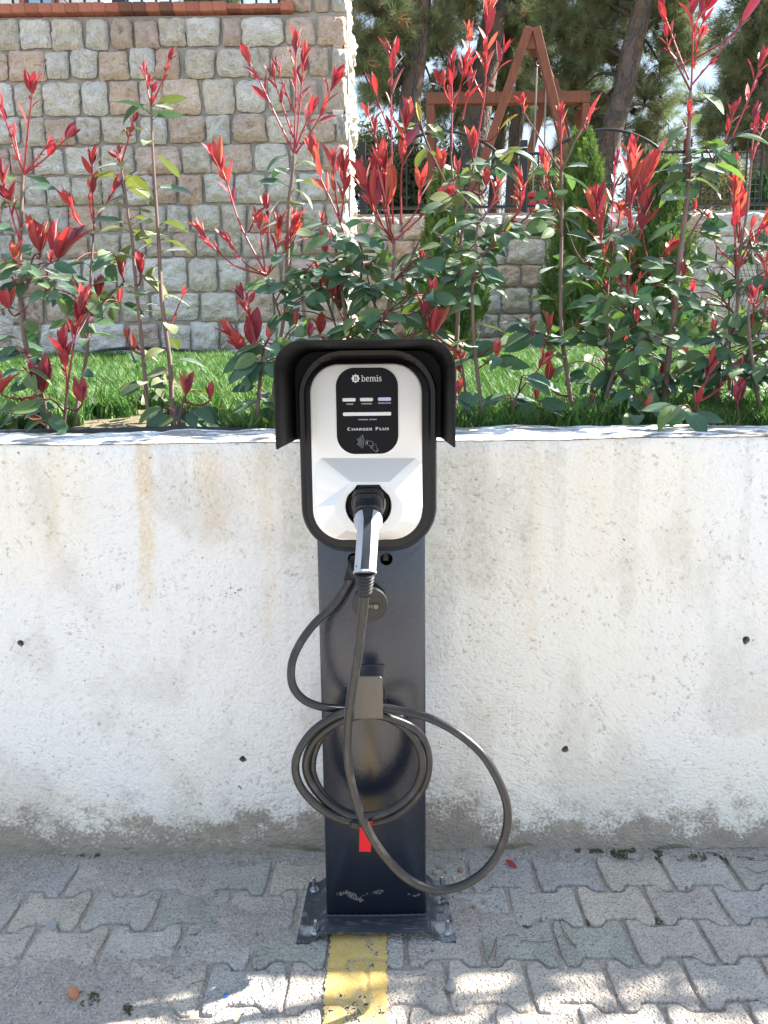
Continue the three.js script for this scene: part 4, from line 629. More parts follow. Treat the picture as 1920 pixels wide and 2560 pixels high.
const tuft = (() => { // a spray of needles round the end of a twig
  const r = rng(71), pos = []; for (let i = 0; i < 54; i++) { const t = r() * .16, a = r() * 6.28, sp = .35 + r() * .75, d = V(Math.cos(a) * sp, .8, Math.sin(a) * sp).normalize(), L = .075 + r() * .06, s = V(r() - .5, r() - .5, r() - .5).cross(d).normalize().multiplyScalar(.0024), o = V(0, t, 0); const e = o.clone().addScaledVector(d, L); pos.push(o.clone().sub(s), o.clone().add(s), e); }
  const g = new THREE.BufferGeometry().setFromPoints(pos); g.computeVertexNormals(); return g;
})();
const matNeedle = phys(C(.17, .215, .09), .9, { side: THREE.DoubleSide, transmission: .45 });
const coneGeo = new THREE.SphereGeometry(.032, 8, 7).scale(1, 1.25, 1); { const q = coneGeo.attributes.position; for (let i = 0; i < q.count; i++) { const k = 1 + .22 * ((i % 2) - .5); q.setXYZ(i, q.getX(i) * k, q.getY(i) * k, q.getZ(i) * k); } coneGeo.computeVertexNormals(); }
const matCone = std(C(.045, .032, .025), .9);
// trunk: list of [pixel x, pixel y] at depth z; clusters: [pixel x, pixel y, radius in pixels, tufts, depth]
function pine(label, z, trunk, width, clusters, s, opt = {}) {
  const r = rng(s), pts = trunk.map(([x, y]) => at(x, y, z)); const foot = pts[0].clone(), d0 = pts[1].clone().sub(pts[0]); foot.addScaledVector(d0, (2.55 - foot.y) / d0.y); if (foot.y < pts[0].y - .02) pts.unshift(foot);
  const tree = thing('pine_tree', label, 'pine', pts[0].clone(), opt.group);
  const c = new THREE.CatmullRomCurve3(pts, false, 'centripetal'), wPx = width / 1850 * (1.343 - z) * .47;
  part(tree, 'trunk', tube(pts, (t) => wPx * (1.12 - .32 * t) * (1 + .06 * (vnoise(t * 26, s, 211) - .5)), 46, 14), matBark);
  const mats = [], cols = [], branch = [], cones = [];
  for (let [px, py, rad, n, zz, brown] of clusters) {
    const o = at(px, py, zz), R = rad / 1850 * (1.343 - zz);
    // limb from the trunk to the cluster
    let best = null; for (let k = 0; k <= 20; k++) { const q = c.getPoint(k / 20), dd = q.distanceTo(o) + Math.max(0, q.y - o.y) * .6; if (!best || dd < best[0]) best = [dd, q]; }
    const q = best[1], mid = q.clone().lerp(o, .5).add(V((r() - .5) * .2, .12 + r() * .2, 0)); branch.push(tube([q, mid, o], (t) => lerp(.03, .008, t) * (opt.limb ?? 1), 10, 5));
    n = Math.round(n * 1.9); const subs = []; for (let k = 0; k < 8; k++) { const e = o.clone().add(V(r() - .5, (r() - .5) * .8, r() - .5).normalize().multiplyScalar(R * (.5 + .5 * r()))); subs.push(e); branch.push(tube([o, o.clone().lerp(e, .5).add(V(0, .05 * r(), 0)), e], .0055, 4, 4)); }
    for (let k = 0; k < n; k++) { const e = subs[r() * subs.length | 0], p = o.clone().lerp(e, Math.sqrt(r()) * 1.15).add(V(r() - .5, r() - .5, r() - .5).multiplyScalar(R * .55)); const dir = V(r() - .5, r() * .9 - .25, r() - .5).add(e.clone().sub(o).multiplyScalar(.7 / R)).normalize(); const sc = (.85 + r() * .6); mats.push(new THREE.Matrix4().compose(p, new THREE.Quaternion().setFromUnitVectors(V(0, 1, 0), dir), V(sc, sc, sc))); const t = .65 + r() * .75, dead = r() < (brown ?? .04) * .6; cols.push(dead ? C(1.5 * t, .75 * t, .7 * t) : C((.85 + .35 * r()) * t, t, (.7 + .5 * r()) * t)); if (r() < .016) cones.push(p); }
  }
  part(tree, 'branches', merge(branch), matTwig);
  const im = new THREE.InstancedMesh(tuft, matNeedle, mats.length); const inv = V(-tree.position.x, -tree.position.y, -tree.position.z); mats.forEach((m, i) => { m.premultiply(new THREE.Matrix4().makeTranslation(inv.x, inv.y, inv.z)); im.setMatrixAt(i, m); im.setColorAt(i, cols[i]); }); im.name = 'needles'; im.userData.kind = 'stuff'; shadows(im); tree.add(im);
  for (const p of cones.slice(0, 60)) { const m = shadows(new THREE.Mesh(coneGeo, matCone)); m.name = 'pine_cone'; m.position.copy(p).add(inv); m.position.y -= .04; m.rotation.set(r() * 2, 0, r()); tree.add(m); }
  return tree;
}
{
  pine('pine with a straight dark trunk left of the swing', -9.6, [[1012, 470], [1018, 420], [1026, 250], [1042, 130], [1056, -30], [1068, -200], [1075, -420]], 54, [
    [935, 40, 70, 110, -9, .2], [905, 110, 55, 90, -9, .25], [960, 130, 60, 90, -9.5, .1], [910, 185, 50, 60, -9.2], [985, 40, 60, 90, -9.2, .15], [975, 200, 55, 60, -10], [1085, 60, 60, 70, -9.8], [1110, 150, 65, 80, -10.5], [940, -50, 90, 120, -9], [1080, -90, 110, 120, -9.6], [1060, -240, 140, 130, -9.6], [940, -200, 120, 110, -9.2], [1090, 240, 50, 40, -10.6], [965, 250, 36, 24, -10]], 11);
  pine('grey pine trunk rising behind the tallest red shoot', -10.4, [[1178, 470], [1184, 400], [1196, 280], [1220, 130], [1248, -30], [1275, -220]], 66, [
    [1150, 40, 70, 90, -10.8], [1290, 30, 70, 100, -10.6], [1180, 160, 60, 70, -11], [1270, 110, 60, 80, -10.8], [1260, 200, 60, 80, -11], [1130, 240, 55, 60, -11], [1300, 270, 50, 50, -11.2, .12], [1200, -80, 110, 130, -10.4], [1330, -60, 90, 110, -10.4], [1240, -230, 130, 140, -10.4], [1120, 330, 40, 30, -11.5], [1220, 300, 45, 45, -11.5]], 12);
  pine('pine with a curved brown trunk right of the swing', -8.9, [[1502, 530], [1512, 440], [1532, 320], [1560, 230], [1578, 130], [1612, 0], [1640, -120], [1655, -280]], 55, [
    [1390, 40, 75, 110, -9.4], [1420, 120, 70, 110, -9.6], [1380, 190, 60, 80, -9.8], [1470, 60, 70, 100, -9.4], [1480, 160, 70, 110, -9.6], [1440, 240, 70, 100, -9.8, .12], [1500, 270, 60, 80, -9.8], [1410, 300, 55, 70, -10, .2], [1530, 40, 55, 60, -9.3], [1640, 60, 70, 90, -9.2], [1650, 160, 60, 70, -9.4], [1620, 240, 60, 70, -9.5], [1670, 310, 55, 60, -9.6], [1560, 330, 40, 40, -9.8], [1480, 350, 55, 60, -10, .15], [1580, -60, 110, 130, -9], [1440, -70, 110, 120, -9.2], [1640, -200, 140, 150, -9], [1620, 400, 45, 50, -10], [1420, 390, 40, 40, -10.4, .2], [1710, 110, 45, 36, -9.2], [1690, 20, 60, 50, -9]], 13);
  pine('dark dense pine at the right edge', -8.2, [[1904, 530], [1906, 440], [1912, 330], [1925, 200], [1950, 40], [1970, -200]], 52, [
    [1890, 60, 70, 130, -8.2, .02], [1860, 150, 60, 100, -8.3], [1900, 200, 60, 120, -8.2], [1840, 250, 55, 90, -8.4], [1890, 300, 55, 100, -8.3], [1800, 300, 50, 60, -8.5], [1850, 20, 60, 60, -8.2], [1950, 120, 90, 160, -8.2], [1960, 300, 70, 120, -8.2], [1930, -80, 120, 160, -8.2], [1830, 350, 36, 36, -8.6], [1770, 260, 40, 30, -8.7], [1960, 420, 60, 90, -8.3]], 14);
  pine('slim reddish pine trunk leaning between the legs of the swing', -10.9, [[1284, 440], [1290, 330], [1304, 230], [1322, 90], [1335, -60]], 34, [[1340, 40, 60, 70, -11], [1310, 150, 60, 70, -11.2], [1360, 260, 45, 40, -11.4, .2], [1350, -60, 90, 90, -11]], 15, { limb: .7 });
  pine('slim brown pine trunk behind the left leg of the swing', -11.4, [[1240, 450], [1250, 330], [1262, 200], [1280, 60], [1290, -80]], 30, [[1240, 60, 60, 60, -11.6], [1210, 220, 50, 50, -11.8], [1190, 360, 40, 30, -12], [1270, 320, 36, 30, -11.8], [1270, -90, 90, 90, -11.5]], 16, { limb: .7 });
  pine('small distant pine crown above the brick coping', -12, [[520, 300], [520, 120], [518, 20], [522, -60]], 20, [[500, -4, 30, 50, -12, .02], [560, -2, 34, 60, -12, .02], [540, -50, 60, 90, -12], [470, -40, 50, 60, -12]], 17, { limb: .6 });
  // conifers with fine bright sprays
  const spray = (() => { const r = rng(72), pos = []; for (let i = 0; i < 26; i++) { const t = i / 26, a = (i % 2 ? 1 : -1) * (.5 + .3 * r()), L = .05 * (1 - t * .7) * (.7 + .5 * r()), o = V(0, t * .12, (r() - .5) * .012), e = o.clone().add(V(Math.sin(a) * L, Math.cos(a) * L, (r() - .5) * .02)); const s = V(Math.cos(a), -Math.sin(a), 0).multiplyScalar(.0035); pos.push(o.clone().sub(s), o.clone().add(s), e); } const g = new THREE.BufferGeometry().setFromPoints(pos); g.computeVertexNormals(); return g; })();
  const matSpray = phys(C(.10, .19, .03), .85, { side: THREE.DoubleSide, transmission: .4 });
  for (const [px, top, foot, wpx, z, s, label] of [[1440, 372, 905, 62, -4.9, 21, 'bright green upright conifer in front of the fence, right of the swing'], [1640, 440, 905, 58, -5.0, 22, 'bright green upright conifer behind the tall red tipped stem'], [1112, 470, 905, 60, -4.9, 23, 'bright green upright conifer half hidden by the dense middle shrubs'], [1880, 470, 800, 50, -6.6, 24, 'dark green upright conifer behind the fence at the right edge']]) {
    const a = at(px, foot, z), b = at(px, top, z), H = b.y - a.y, R = wpx * 1.12 / 1850 * 6.3, r = rng(s), tree = thing('conifer_shrub', label, 'conifer', a.clone());
    part(tree, 'trunk', tube([a, V(a.x, b.y - .1, a.z)], (t) => .02 * (1 - .8 * t), 8, 6), matTwig);
    const n = 3000, im = new THREE.InstancedMesh(spray, matSpray, n); for (let i = 0; i < n; i++) { const t = Math.pow(r(), .8), w = R * (1 - Math.pow(t, 2.2)) * (.65 + .8 * vnoise(t * 7, s, 215)) , an = r() * 6.283, rr = w * (.35 + .75 * Math.sqrt(r())) * (.75 + .5 * vnoise(an * 2.2, t * 9, 218 + s)); const d = V(Math.cos(an) * .55, 1 + r() * .5, Math.sin(an) * .55).normalize(), q = new THREE.Quaternion().setFromUnitVectors(V(0, 1, 0), d).multiply(new THREE.Quaternion().setFromAxisAngle(V(0, 1, 0), r() * 6.28)); const sc = .8 + r() * .7; im.setMatrixAt(i, new THREE.Matrix4().compose(V(Math.cos(an) * rr, t * H, Math.sin(an) * rr), q, V(sc, sc, sc))); const k = .5 + r() * .9; im.setColorAt(i, s === 24 ? C(.35 * k, .6 * k, .6 * k) : C(k * (.8 + .5 * r()), k, k * .8)); } im.name = 'foliage'; im.userData.kind = 'stuff'; shadows(im); tree.add(im);
  }
  // far bushes seen under the pines
  const leafT = (() => { const r = rng(73), pos = []; for (let i = 0; i < 24; i++) { const o = V(r() - .5, r() - .5, r() - .5).multiplyScalar(.5), d = V(r() - .5, r() - .5, r() - .5).normalize(), s = V(r() - .5, r() - .5, r() - .5).cross(d).normalize(); pos.push(o, o.clone().addScaledVector(d, .05).addScaledVector(s, .02), o.clone().addScaledVector(d, .1)); } const g = new THREE.BufferGeometry().setFromPoints(pos); g.computeVertexNormals(); return g; })();
  const ml = phys(C(.15, .16, .07), .9, { side: THREE.DoubleSide, transmission: .4 });
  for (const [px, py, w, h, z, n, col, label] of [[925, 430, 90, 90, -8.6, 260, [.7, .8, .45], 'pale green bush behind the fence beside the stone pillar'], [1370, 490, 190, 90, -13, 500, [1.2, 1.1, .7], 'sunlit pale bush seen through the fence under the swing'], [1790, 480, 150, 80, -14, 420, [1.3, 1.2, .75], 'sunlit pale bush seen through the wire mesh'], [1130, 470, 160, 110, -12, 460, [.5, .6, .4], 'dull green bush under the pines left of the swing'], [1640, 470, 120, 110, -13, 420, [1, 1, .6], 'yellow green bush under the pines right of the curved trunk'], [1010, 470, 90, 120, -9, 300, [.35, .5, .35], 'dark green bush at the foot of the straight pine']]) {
    const o = at(px, py + h * .5, z), k = (1.343 - z) / 1850, r = rng(px), bush = thing('bush', label, 'bush', o.clone()), im = new THREE.InstancedMesh(leafT, ml, n);
    for (let i = 0; i < n; i++) { const an = r() * 6.28, t = r(), rr = w * k * .5 * Math.sqrt(r()) * Math.sqrt(1 - t * t * .8) * (.7 + .6 * vnoise(an * 2, t * 4, 216)); const sc = .6 + r() * .8; im.setMatrixAt(i, new THREE.Matrix4().compose(V(Math.cos(an) * rr, t * h * k, Math.sin(an) * rr), new THREE.Quaternion().setFromEuler(new THREE.Euler(r() * 6, r() * 6, r() * 6)), V(sc, sc, sc))); const q = .6 + r() * .8; im.setColorAt(i, C(col[0] * q, col[1] * q, col[2] * q)); }
    im.name = 'foliage'; im.userData.kind = 'stuff'; shadows(im); bush.add(im); part(bush, 'stem', tube([o.clone().add(V(0, -.5, 0)), o.clone().add(V(0, h * k * .6, 0))], .03, 4, 6), matTwig);
  }
}
// ---------------------------------------------------------------- photinia shrubs along the back of the low wall
const veinTex = tex(64, 128, (u, v, o) => { const c = Math.abs(u - .5), mid = sstep(.035, .012, c), side = Math.pow(Math.abs(Math.sin((v * 11 - c * 9) * Math.PI)), 14) * .35, n = fbm(u * 9, v * 14, 221, 3, 9, 14); const t = .88 + .24 * (n - .5) + .55 * mid + side * .3; o[0] = t * .82; o[1] = t * .82; o[2] = t * .82; });
const leafMat = (c, tr = .42, coat = .75, cr = .3) => phys(C(...c), .95, { map: veinTex, side: THREE.DoubleSide, transmission: tr, clearcoat: coat, clearcoatRoughness: cr, bumpMap: veinTex, bumpScale: .0006 });
const LM = {
  g: [leafMat([.05, .155, .06], .32, .5, .36), leafMat([.068, .185, .055], .42, .45, .38), leafMat([.16, .29, .045], .6, .4, .42), leafMat([.04, .125, .055], .27, .6, .32), leafMat([.07, .19, .07], .42, .5, .36), leafMat([.13, .26, .05], .55, .5, .4)],
  o: [leafMat([.21, .255, .045], .5, .3, .48), leafMat([.17, .22, .048], .5, .3, .48), leafMat([.24, .29, .05], .55, .3, .48), leafMat([.07, .16, .07], .4, .7, .35)],
  y: [leafMat([.55, .42, .03], .55, .3, .4), leafMat([.42, .36, .05], .55, .3, .4)],
  r: [leafMat([.74, .085, .065], .5, .35, .38), leafMat([.62, .05, .055], .45, .4, .36), leafMat([.80, .15, .075], .55, .3, .42), leafMat([.40, .018, .045], .4, .6, .3), leafMat([.70, .065, .075], .5, .4, .36)],
  d: [leafMat([.42, .02, .038], .4, .6, .3), leafMat([.30, .016, .045], .35, .7, .28), leafMat([.54, .03, .04], .45, .5, .33), leafMat([.64, .045, .045], .5, .45, .34)],
};
const leafGeo = (wd, fold, curl, twist, tip) => { const nu = 4, nv = 7; return grid(nu, nv, (u, v) => { const a = u * 2 - 1, w = wd * .5 * Math.pow(Math.sin(Math.PI * Math.pow(clamp(v, .0001, .9999), tip)), .8) * (v > .97 ? .2 : 1), x = a * w; const bend = curl * v * v, tw = twist * (v - .3); const z = -bend * .55 + Math.abs(a) * w * fold + .006 * Math.sin(v * 17 + a * 2) * Math.abs(a); const y = v * (1 - .18 * Math.abs(curl) * v); return V(x * Math.cos(tw) - z * Math.sin(tw) * .2, y, z + x * Math.sin(tw)); }); };
const LG = { g: [leafGeo(.42, .22, .25, .1, .85), leafGeo(.46, .12, .5, -.3, .8), leafGeo(.38, .45, .38, .3, .88), leafGeo(.44, .3, .7, -.1, .82), leafGeo(.5, .15, .12, .2, .84)], r: [leafGeo(.27, .45, .1, .1, .9), leafGeo(.32, .25, -.12, -.2, .92), leafGeo(.2, .7, .22, .2, .95), leafGeo(.38, .18, .2, -.1, .9)] };
const barkS = tex(64, 256, (u, v, o) => { const n = fbm(u * 6, v * 24, 222, 4, 6, 24), t = .6 + .8 * n; o[0] = .19 * t; o[1] = .135 * t; o[2] = .115 * t; });
const matStem = std(C(1, 1, 1), .85, { map: barkS }), matStemD = std(C(.62, .55, .52), .85, { map: barkS }), matShoot = phys(C(.30, .018, .028), .5, { clearcoat: .4, clearcoatRoughness: .35 }), matShootD = std(C(.17, .03, .03), .6);
const PXM = (z) => (1.343 - z) * .985 / 1850;               // metres per pixel of the photograph at depth z
function leaf(t, kind, geoKind, p, dir, nrm, L, r, mat) {
  const m = shadows(new THREE.Mesh(LG[geoKind][r() * LG[geoKind].length | 0], mat ?? LM[kind][r() * LM[kind].length | 0]));
  const y = dir.clone().normalize(), z = nrm.clone().addScaledVector(y, -nrm.dot(y)).normalize(), x = y.clone().cross(z);
  m.quaternion.setFromRotationMatrix(new THREE.Matrix4().makeBasis(x, y, z)); m.position.copy(p).sub(t.position); const s = L * (.85 + .3 * r()); m.scale.set(s * (.9 + .25 * r()), s, s);
  m.name = kind === 'r' || kind === 'd' ? 'red_leaf' : kind === 'y' ? 'yellow_leaf' : 'leaf'; t.add(m); return m;
}
let leafCount = 0;
// spec items: ['w', r0, r1, x, y, x, y ...] woody stem; ['s', leaves, size, kind, x, y, ...] red shoot; ['l', n, size, kind, t0, i] leaves along woody stem i; ['t', n, size, kind, x, y, spread, lean] tuft; ['f', cx, cy, rx, ry, twigs, kind, size] leafy twigs
function shrub(label, z, s, spec, group) {
  const r = rng(s), t = thing('photinia_shrub', label, 'shrub', V(0, 0, 0), group), rv = (k = 1) => V(r() - .5, r() - .5, r() - .5).multiplyScalar(2 * k), px = PXM(z), stems = [];
  const first = spec.find((q) => q[0] === 'w'), b = at(first[3], first[4], z); t.position.set(b.x, Math.min(b.y, .99) - .03, z);
  const line = (a, dz) => { const p = []; const n = a.length / 2; for (let i = 0; i < n; i++) p.push(at(a[2 * i], a[2 * i + 1], z + dz * (i / Math.max(1, n - 1)))); return p; };
  const twigs = [], petiole = [];
  const greens = (p, dir, n, size, kind, red) => { for (let k = 0; k < n; k++) { const a = r() * 6.28, out = V(Math.cos(a), 0, Math.sin(a) * .8); const d = out.clone().multiplyScalar(.9).addScaledVector(dir, .45).add(V(0, -.12 - .35 * r(), .22)).normalize(), st = p.clone().addScaledVector(dir, -.012 * k * (.6 + r())); const pe = st.clone().addScaledVector(d, .011); petiole.push([st, pe]); leaf(t, kind, 'g', pe, d.add(V(0, -.35 * r(), .05)), V((r() - .5) * .9, .35 + .6 * r(), .25 + .75 * r()).add(rv(.3)), size, r); } };
  for (const q of spec) {
    if (q[0] === 'w') { const p = line(q.slice(3), (r() - .5) * .06); if (q[4] > 1030) p[0].y -= .03; const jag = p.map((v) => v.clone().add(V((r() - .5) * .004, 0, (r() - .5) * .008))); const c = new THREE.CatmullRomCurve3(jag, false, 'centripetal'); stems.push(c); part(t, 'stem', tube(jag, (u) => lerp(q[1], q[2], u) * (1 + .12 * (vnoise(u * 40, s, 223) - .5)), 14 * jag.length, 8), q[1] < .005 ? matStemD : matStem); }
    else if (q[0] === 'l') { const [, n, size, kind, t0 = .2, i = stems.length - 1, t1 = 1] = q, c = stems[i]; let a = r() * 6.28; for (let k = 0; k < n; k++) { const u = lerp(t0, t1, (k + r() * .5) / n), p = c.getPoint(Math.min(1, u)), T = c.getTangent(Math.min(1, u)); a += 2.4 + (r() - .5) * .8; const out = V(Math.cos(a), 0, Math.sin(a) * .75).normalize(), d0 = out.clone().add(V(0, .55, 0)).normalize(), pe = p.clone().addScaledVector(d0, .016); petiole.push([p, pe]); const d = out.clone().add(V(0, .3 - .8 * r(), .05)); leaf(t, kind, 'g', pe, d, V((r() - .5) * .5, .75, .55 * r()).addScaledVector(out, .2).add(rv(.25)), size, r); } }
    else if (q[0] === 's') { const [, n, size, kind] = q, a = q.slice(4), dz = (r() - .3) * .12, p = line(a, dz), c = p.length > 2 ? new THREE.CatmullRomCurve3(p, false, 'centripetal') : new THREE.LineCurve3(p[0], p[1]), Ln = p.reduce((m, v, i) => i ? m + v.distanceTo(p[i - 1]) : 0, 0); part(t, 'shoot', tube(p, (u) => lerp(.0026, .0012, u), 16, 6), matShoot);
      for (let k = 0; k < n; k++) { const tipN = Math.ceil(n * .5), isTip = k < tipN, u = isTip ? 1 - .02 * k : lerp(.97, .42, (k - tipN + r() * .6) / Math.max(1, n - tipN)), P = c.getPoint(Math.min(1, u)), T = c.getTangent(Math.min(1, u)), a2 = k * 2.4 + r(), side = V(Math.cos(a2), 0, Math.sin(a2)); side.addScaledVector(T, -side.dot(T)).normalize(); const sp = isTip ? .08 + .24 * r() : .3 + .4 * r(); const d = T.clone().addScaledVector(side, sp); leaf(t, kind, 'r', P.clone().addScaledVector(side, .002), d, side.clone().negate().add(rv(.5)).add(V(0, 0, .35)), size * (isTip ? .75 + .4 * r() : .7 + .55 * r()) * .045, r); }
      for (let k = 0; k < 2 + Ln * 8; k++) { const u = r(), P = c.getPoint(u), T = c.getTangent(u), sd = rv(); sd.addScaledVector(T, -sd.dot(T)).normalize(); leaf(t, kind, 'r', P, T.clone().addScaledVector(sd, .7), rv(), .012 + .008 * r(), r); } }
    else if (q[0] === 't') { const [, n, size, kind, x, y, spread = .6, lean = 0] = q, P = at(x, y, z + (r() - .3) * .06); for (let k = 0; k < n; k++) { const a = k * 2.4 + r() * .6, sp = spread * (.35 + .6 * r()), d = V(Math.cos(a) * sp + lean, 1 - .2 * r(), Math.sin(a) * sp * .8).normalize(); leaf(t, kind, 'r', P.clone().addScaledVector(d, .004), d, V(-d.x, .3, -d.z + .3).add(rv(.35)), size * (.7 + .5 * r()) * .057, r); } let best = null; for (const c of stems) for (let k = 0; k <= 20; k++) { const w = c.getPoint(k / 20), dd = w.distanceTo(P) + Math.max(0, w.y - P.y) * 2; if (!best || dd < best[0]) best = [dd, w]; } if (best) part(t, 'shoot', tube([best[1], best[1].clone().lerp(P, .6).add(V(0, -.012, 0)), P, P.clone().add(V(0, .01, 0))], (u) => lerp(.0028, .002, u), 12, 6), matShootD); }
    else if (q[0] === 'f') { const [, cx, cy, rx, ry, n0, kind = 'g', size = .065] = q, n = Math.round(n0 * (cx < 600 ? .52 : .40) * (cy > 1000 ? .5 : 1)) || 1;
      for (let k = 0; k < n; k++) { const a = r() * 6.28, m = Math.sqrt(r()), P = at(cx + Math.cos(a) * rx * m, cy + Math.sin(a) * ry * m, z + (r() - .5) * .34); let best = null; for (const c of stems) for (let j = 0; j <= 24; j++) { const w = c.getPoint(j / 24), dd = w.distanceTo(P) + Math.max(0, w.y - P.y + .03) * 3; if (!best || dd < best[0]) best = [dd, w, c.getTangent(j / 24)]; } if (!best) continue; const w = best[1], mid = w.clone().lerp(P, .55).add(V(0, .01 + .02 * (r() - .5), 0)); twigs.push([w, mid, P]); const dir = P.clone().sub(mid).normalize().add(V(0, .35, 0)).normalize(); greens(P, dir, 3 + (r() * 3 | 0), size, kind); if (r() < .5) greens(mid, dir, 1 + (r() * 2 | 0), size, kind); if (r() < .16) for (let j = 0; j < 4; j++) leaf(t, 'r', 'r', P, V((r() - .5) * .5, 1, (r() - .5) * .5), rv().add(V(0, 0, 1)), .022 + .022 * r(), r); } }
  }
  if (twigs.length) { const m = part(t, 'twigs', merge(twigs.map((p) => tube(p, (u) => lerp(.0024, .0013, u), 6, 5))), matShootD); m.userData.kind = 'stuff'; }
  if (petiole.length) { const m = part(t, 'leaf_stalks', merge(petiole.map(([a, c]) => tube([a, c], .0009, 1, 4))), matShootD); m.userData.kind = 'stuff'; }
  leafCount += t.children.length; return t;
}
shrub('leftmost shrub with a fan of thin red shoots above big red leaves', -.60, 1001, [
  ['w', .0078, .004, 124, 1064, 113, 1017, 76, 907, 61, 849, 52, 780, 51, 647, 53, 560, 55, 480, 59, 434], ['l', 15, .075, 'g', .35, 0],
  ['s', 6, 1, 'd', 59, 434, 30, 350, 3, 266], ['s', 7, 1, 'd', 59, 434, 70, 320, 81, 226], ['s', 7, 1, 'd', 60, 436, 115, 395, 171, 341], ['s', 4, .7, 'd', 60, 434, 90, 400, 119, 362], ['s', 5, .8, 'd', 58, 434, 46, 390, 37, 338], ['s', 9, 1.1, 'd', 51, 610, 30, 540, 8, 455], ['s', 6, 1, 'd', 51, 570, 38, 520, 20, 490],
  ['w', .003, .002, 52, 710, 70, 675, 87, 637, 101, 634], ['t', 11, 1.45, 'r', 101, 634, .45, .05], ['w', .003, .002, 55, 735, 90, 680, 145, 648], ['t', 9, 1.7, 'd', 145, 650, .75, .35], ['t', 8, 1.15, 'r', 22, 775, .6, -.05], ['s', 7, 1.1, 'r', 48, 720, 30, 690, 36, 640],
  ['f', 115, 700, 70, 60, 7], ['f', 25, 640, 45, 90, 5], ['f', 60, 840, 50, 60, 3], ['f', 20, 960, 60, 60, 4]]);
shrub('shrub with one straight red topped stem, second from the left', -.68, 1002, [
  ['w', .006, .0025, 182, 1066, 191, 1023, 217, 878, 223, 791, 231, 664, 234, 560], ['l', 9, .068, 'g', .3, 0],
  ['s', 9, 1.1, 'd', 234, 560, 231, 480, 231, 404], ['s', 6, 1, 'd', 234, 556, 265, 510, 289, 468], ['s', 8, 1, 'r', 232, 590, 200, 560, 174, 512], ['s', 4, .7, 'r', 234, 556, 226, 520, 224, 470],
  ['w', .003, .0018, 228, 780, 190, 700, 170, 668], ['w', .003, .0018, 228, 790, 270, 745, 312, 705], ['t', 6, .95, 'd', 246, 745, .35], ['t', 6, .9, 'd', 308, 700, .3],
  ['f', 180, 690, 55, 55, 6], ['f', 270, 740, 60, 50, 7], ['f', 240, 610, 45, 50, 3], ['f', 210, 830, 40, 50, 3]]);
shrub('low dark red leaved shoots and green leaves at the foot of the leftmost stems', -.5, 1003, [
  ['w', .0045, .0022, 158, 1068, 163, 1010, 172, 930, 185, 860], ['w', .004, .0022, 120, 1068, 112, 1010, 105, 980],
  ['s', 20, 1.45, 'd', 172, 940, 186, 850, 205, 768], ['s', 10, 1.5, 'd', 168, 985, 165, 930, 160, 880], ['t', 10, 1.35, 'd', 106, 985, .45], ['t', 6, 1, 'd', 205, 1010, .4], ['t', 5, 1.0, 'd', 60, 1035, .5, .3], ['t', 5, 1, 'r', 2, 985, .5, .4],
  ['f', 150, 1025, 110, 38, 13], ['f', 40, 1040, 60, 28, 6]]);
shrub('thin olive leaved stem with a small red tip, third tall stem from the left', -.64, 1004, [
  ['w', .0062, .0022, 374, 1064, 367, 1005, 356, 849, 341, 734, 327, 589, 321, 561, 312, 463, 301, 405], ['l', 19, .082, 'o', .36, 0],
  ['s', 10, .7, 'd', 302, 410, 320, 350, 333, 301], ['s', 5, .6, 'd', 302, 412, 296, 400, 287, 385], ['s', 8, .7, 'd', 302, 410, 299, 395, 299, 380], ['t', 5, 1, 'd', 352, 690, .3], ['f', 350, 930, 60, 80, 5, 'o'], ['t', 6, .6, 'r', 318, 850, .4]]);
shrub('tall olive leaved stem with red tips, fourth from the left', -.66, 1005, [
  ['w', .0075, .0024, 434, 1066, 431, 1029, 425, 907, 408, 763, 399, 618, 396, 561, 385, 405, 379, 278, 378, 262], ['l', 30, .084, 'o', .16, 0],
  ['s', 9, .7, 'd', 378, 262, 405, 205, 425, 140], ['s', 9, .65, 'd', 378, 264, 370, 230, 364, 182], ['s', 8, .6, 'd', 378, 262, 379, 235, 380, 204], ['s', 5, .6, 'r', 425, 820, 440, 780, 460, 733], ['f', 440, 900, 50, 70, 4, 'o']]);
shrub('low green rosette with one orange red leaf cluster behind the wall top', -.5, 1006, [
  ['w', .0045, .003, 440, 1070, 436, 1040, 440, 1010], ['w', .004, .002, 440, 1050, 455, 1020, 463, 990], ['t', 9, 1.0, 'r', 464, 990, .35], ['t', 4, .7, 'r', 525, 1000, .3], ['f', 425, 1035, 70, 30, 9, 'g', .085], ['f', 490, 1040, 60, 28, 7, 'g', .085]]);
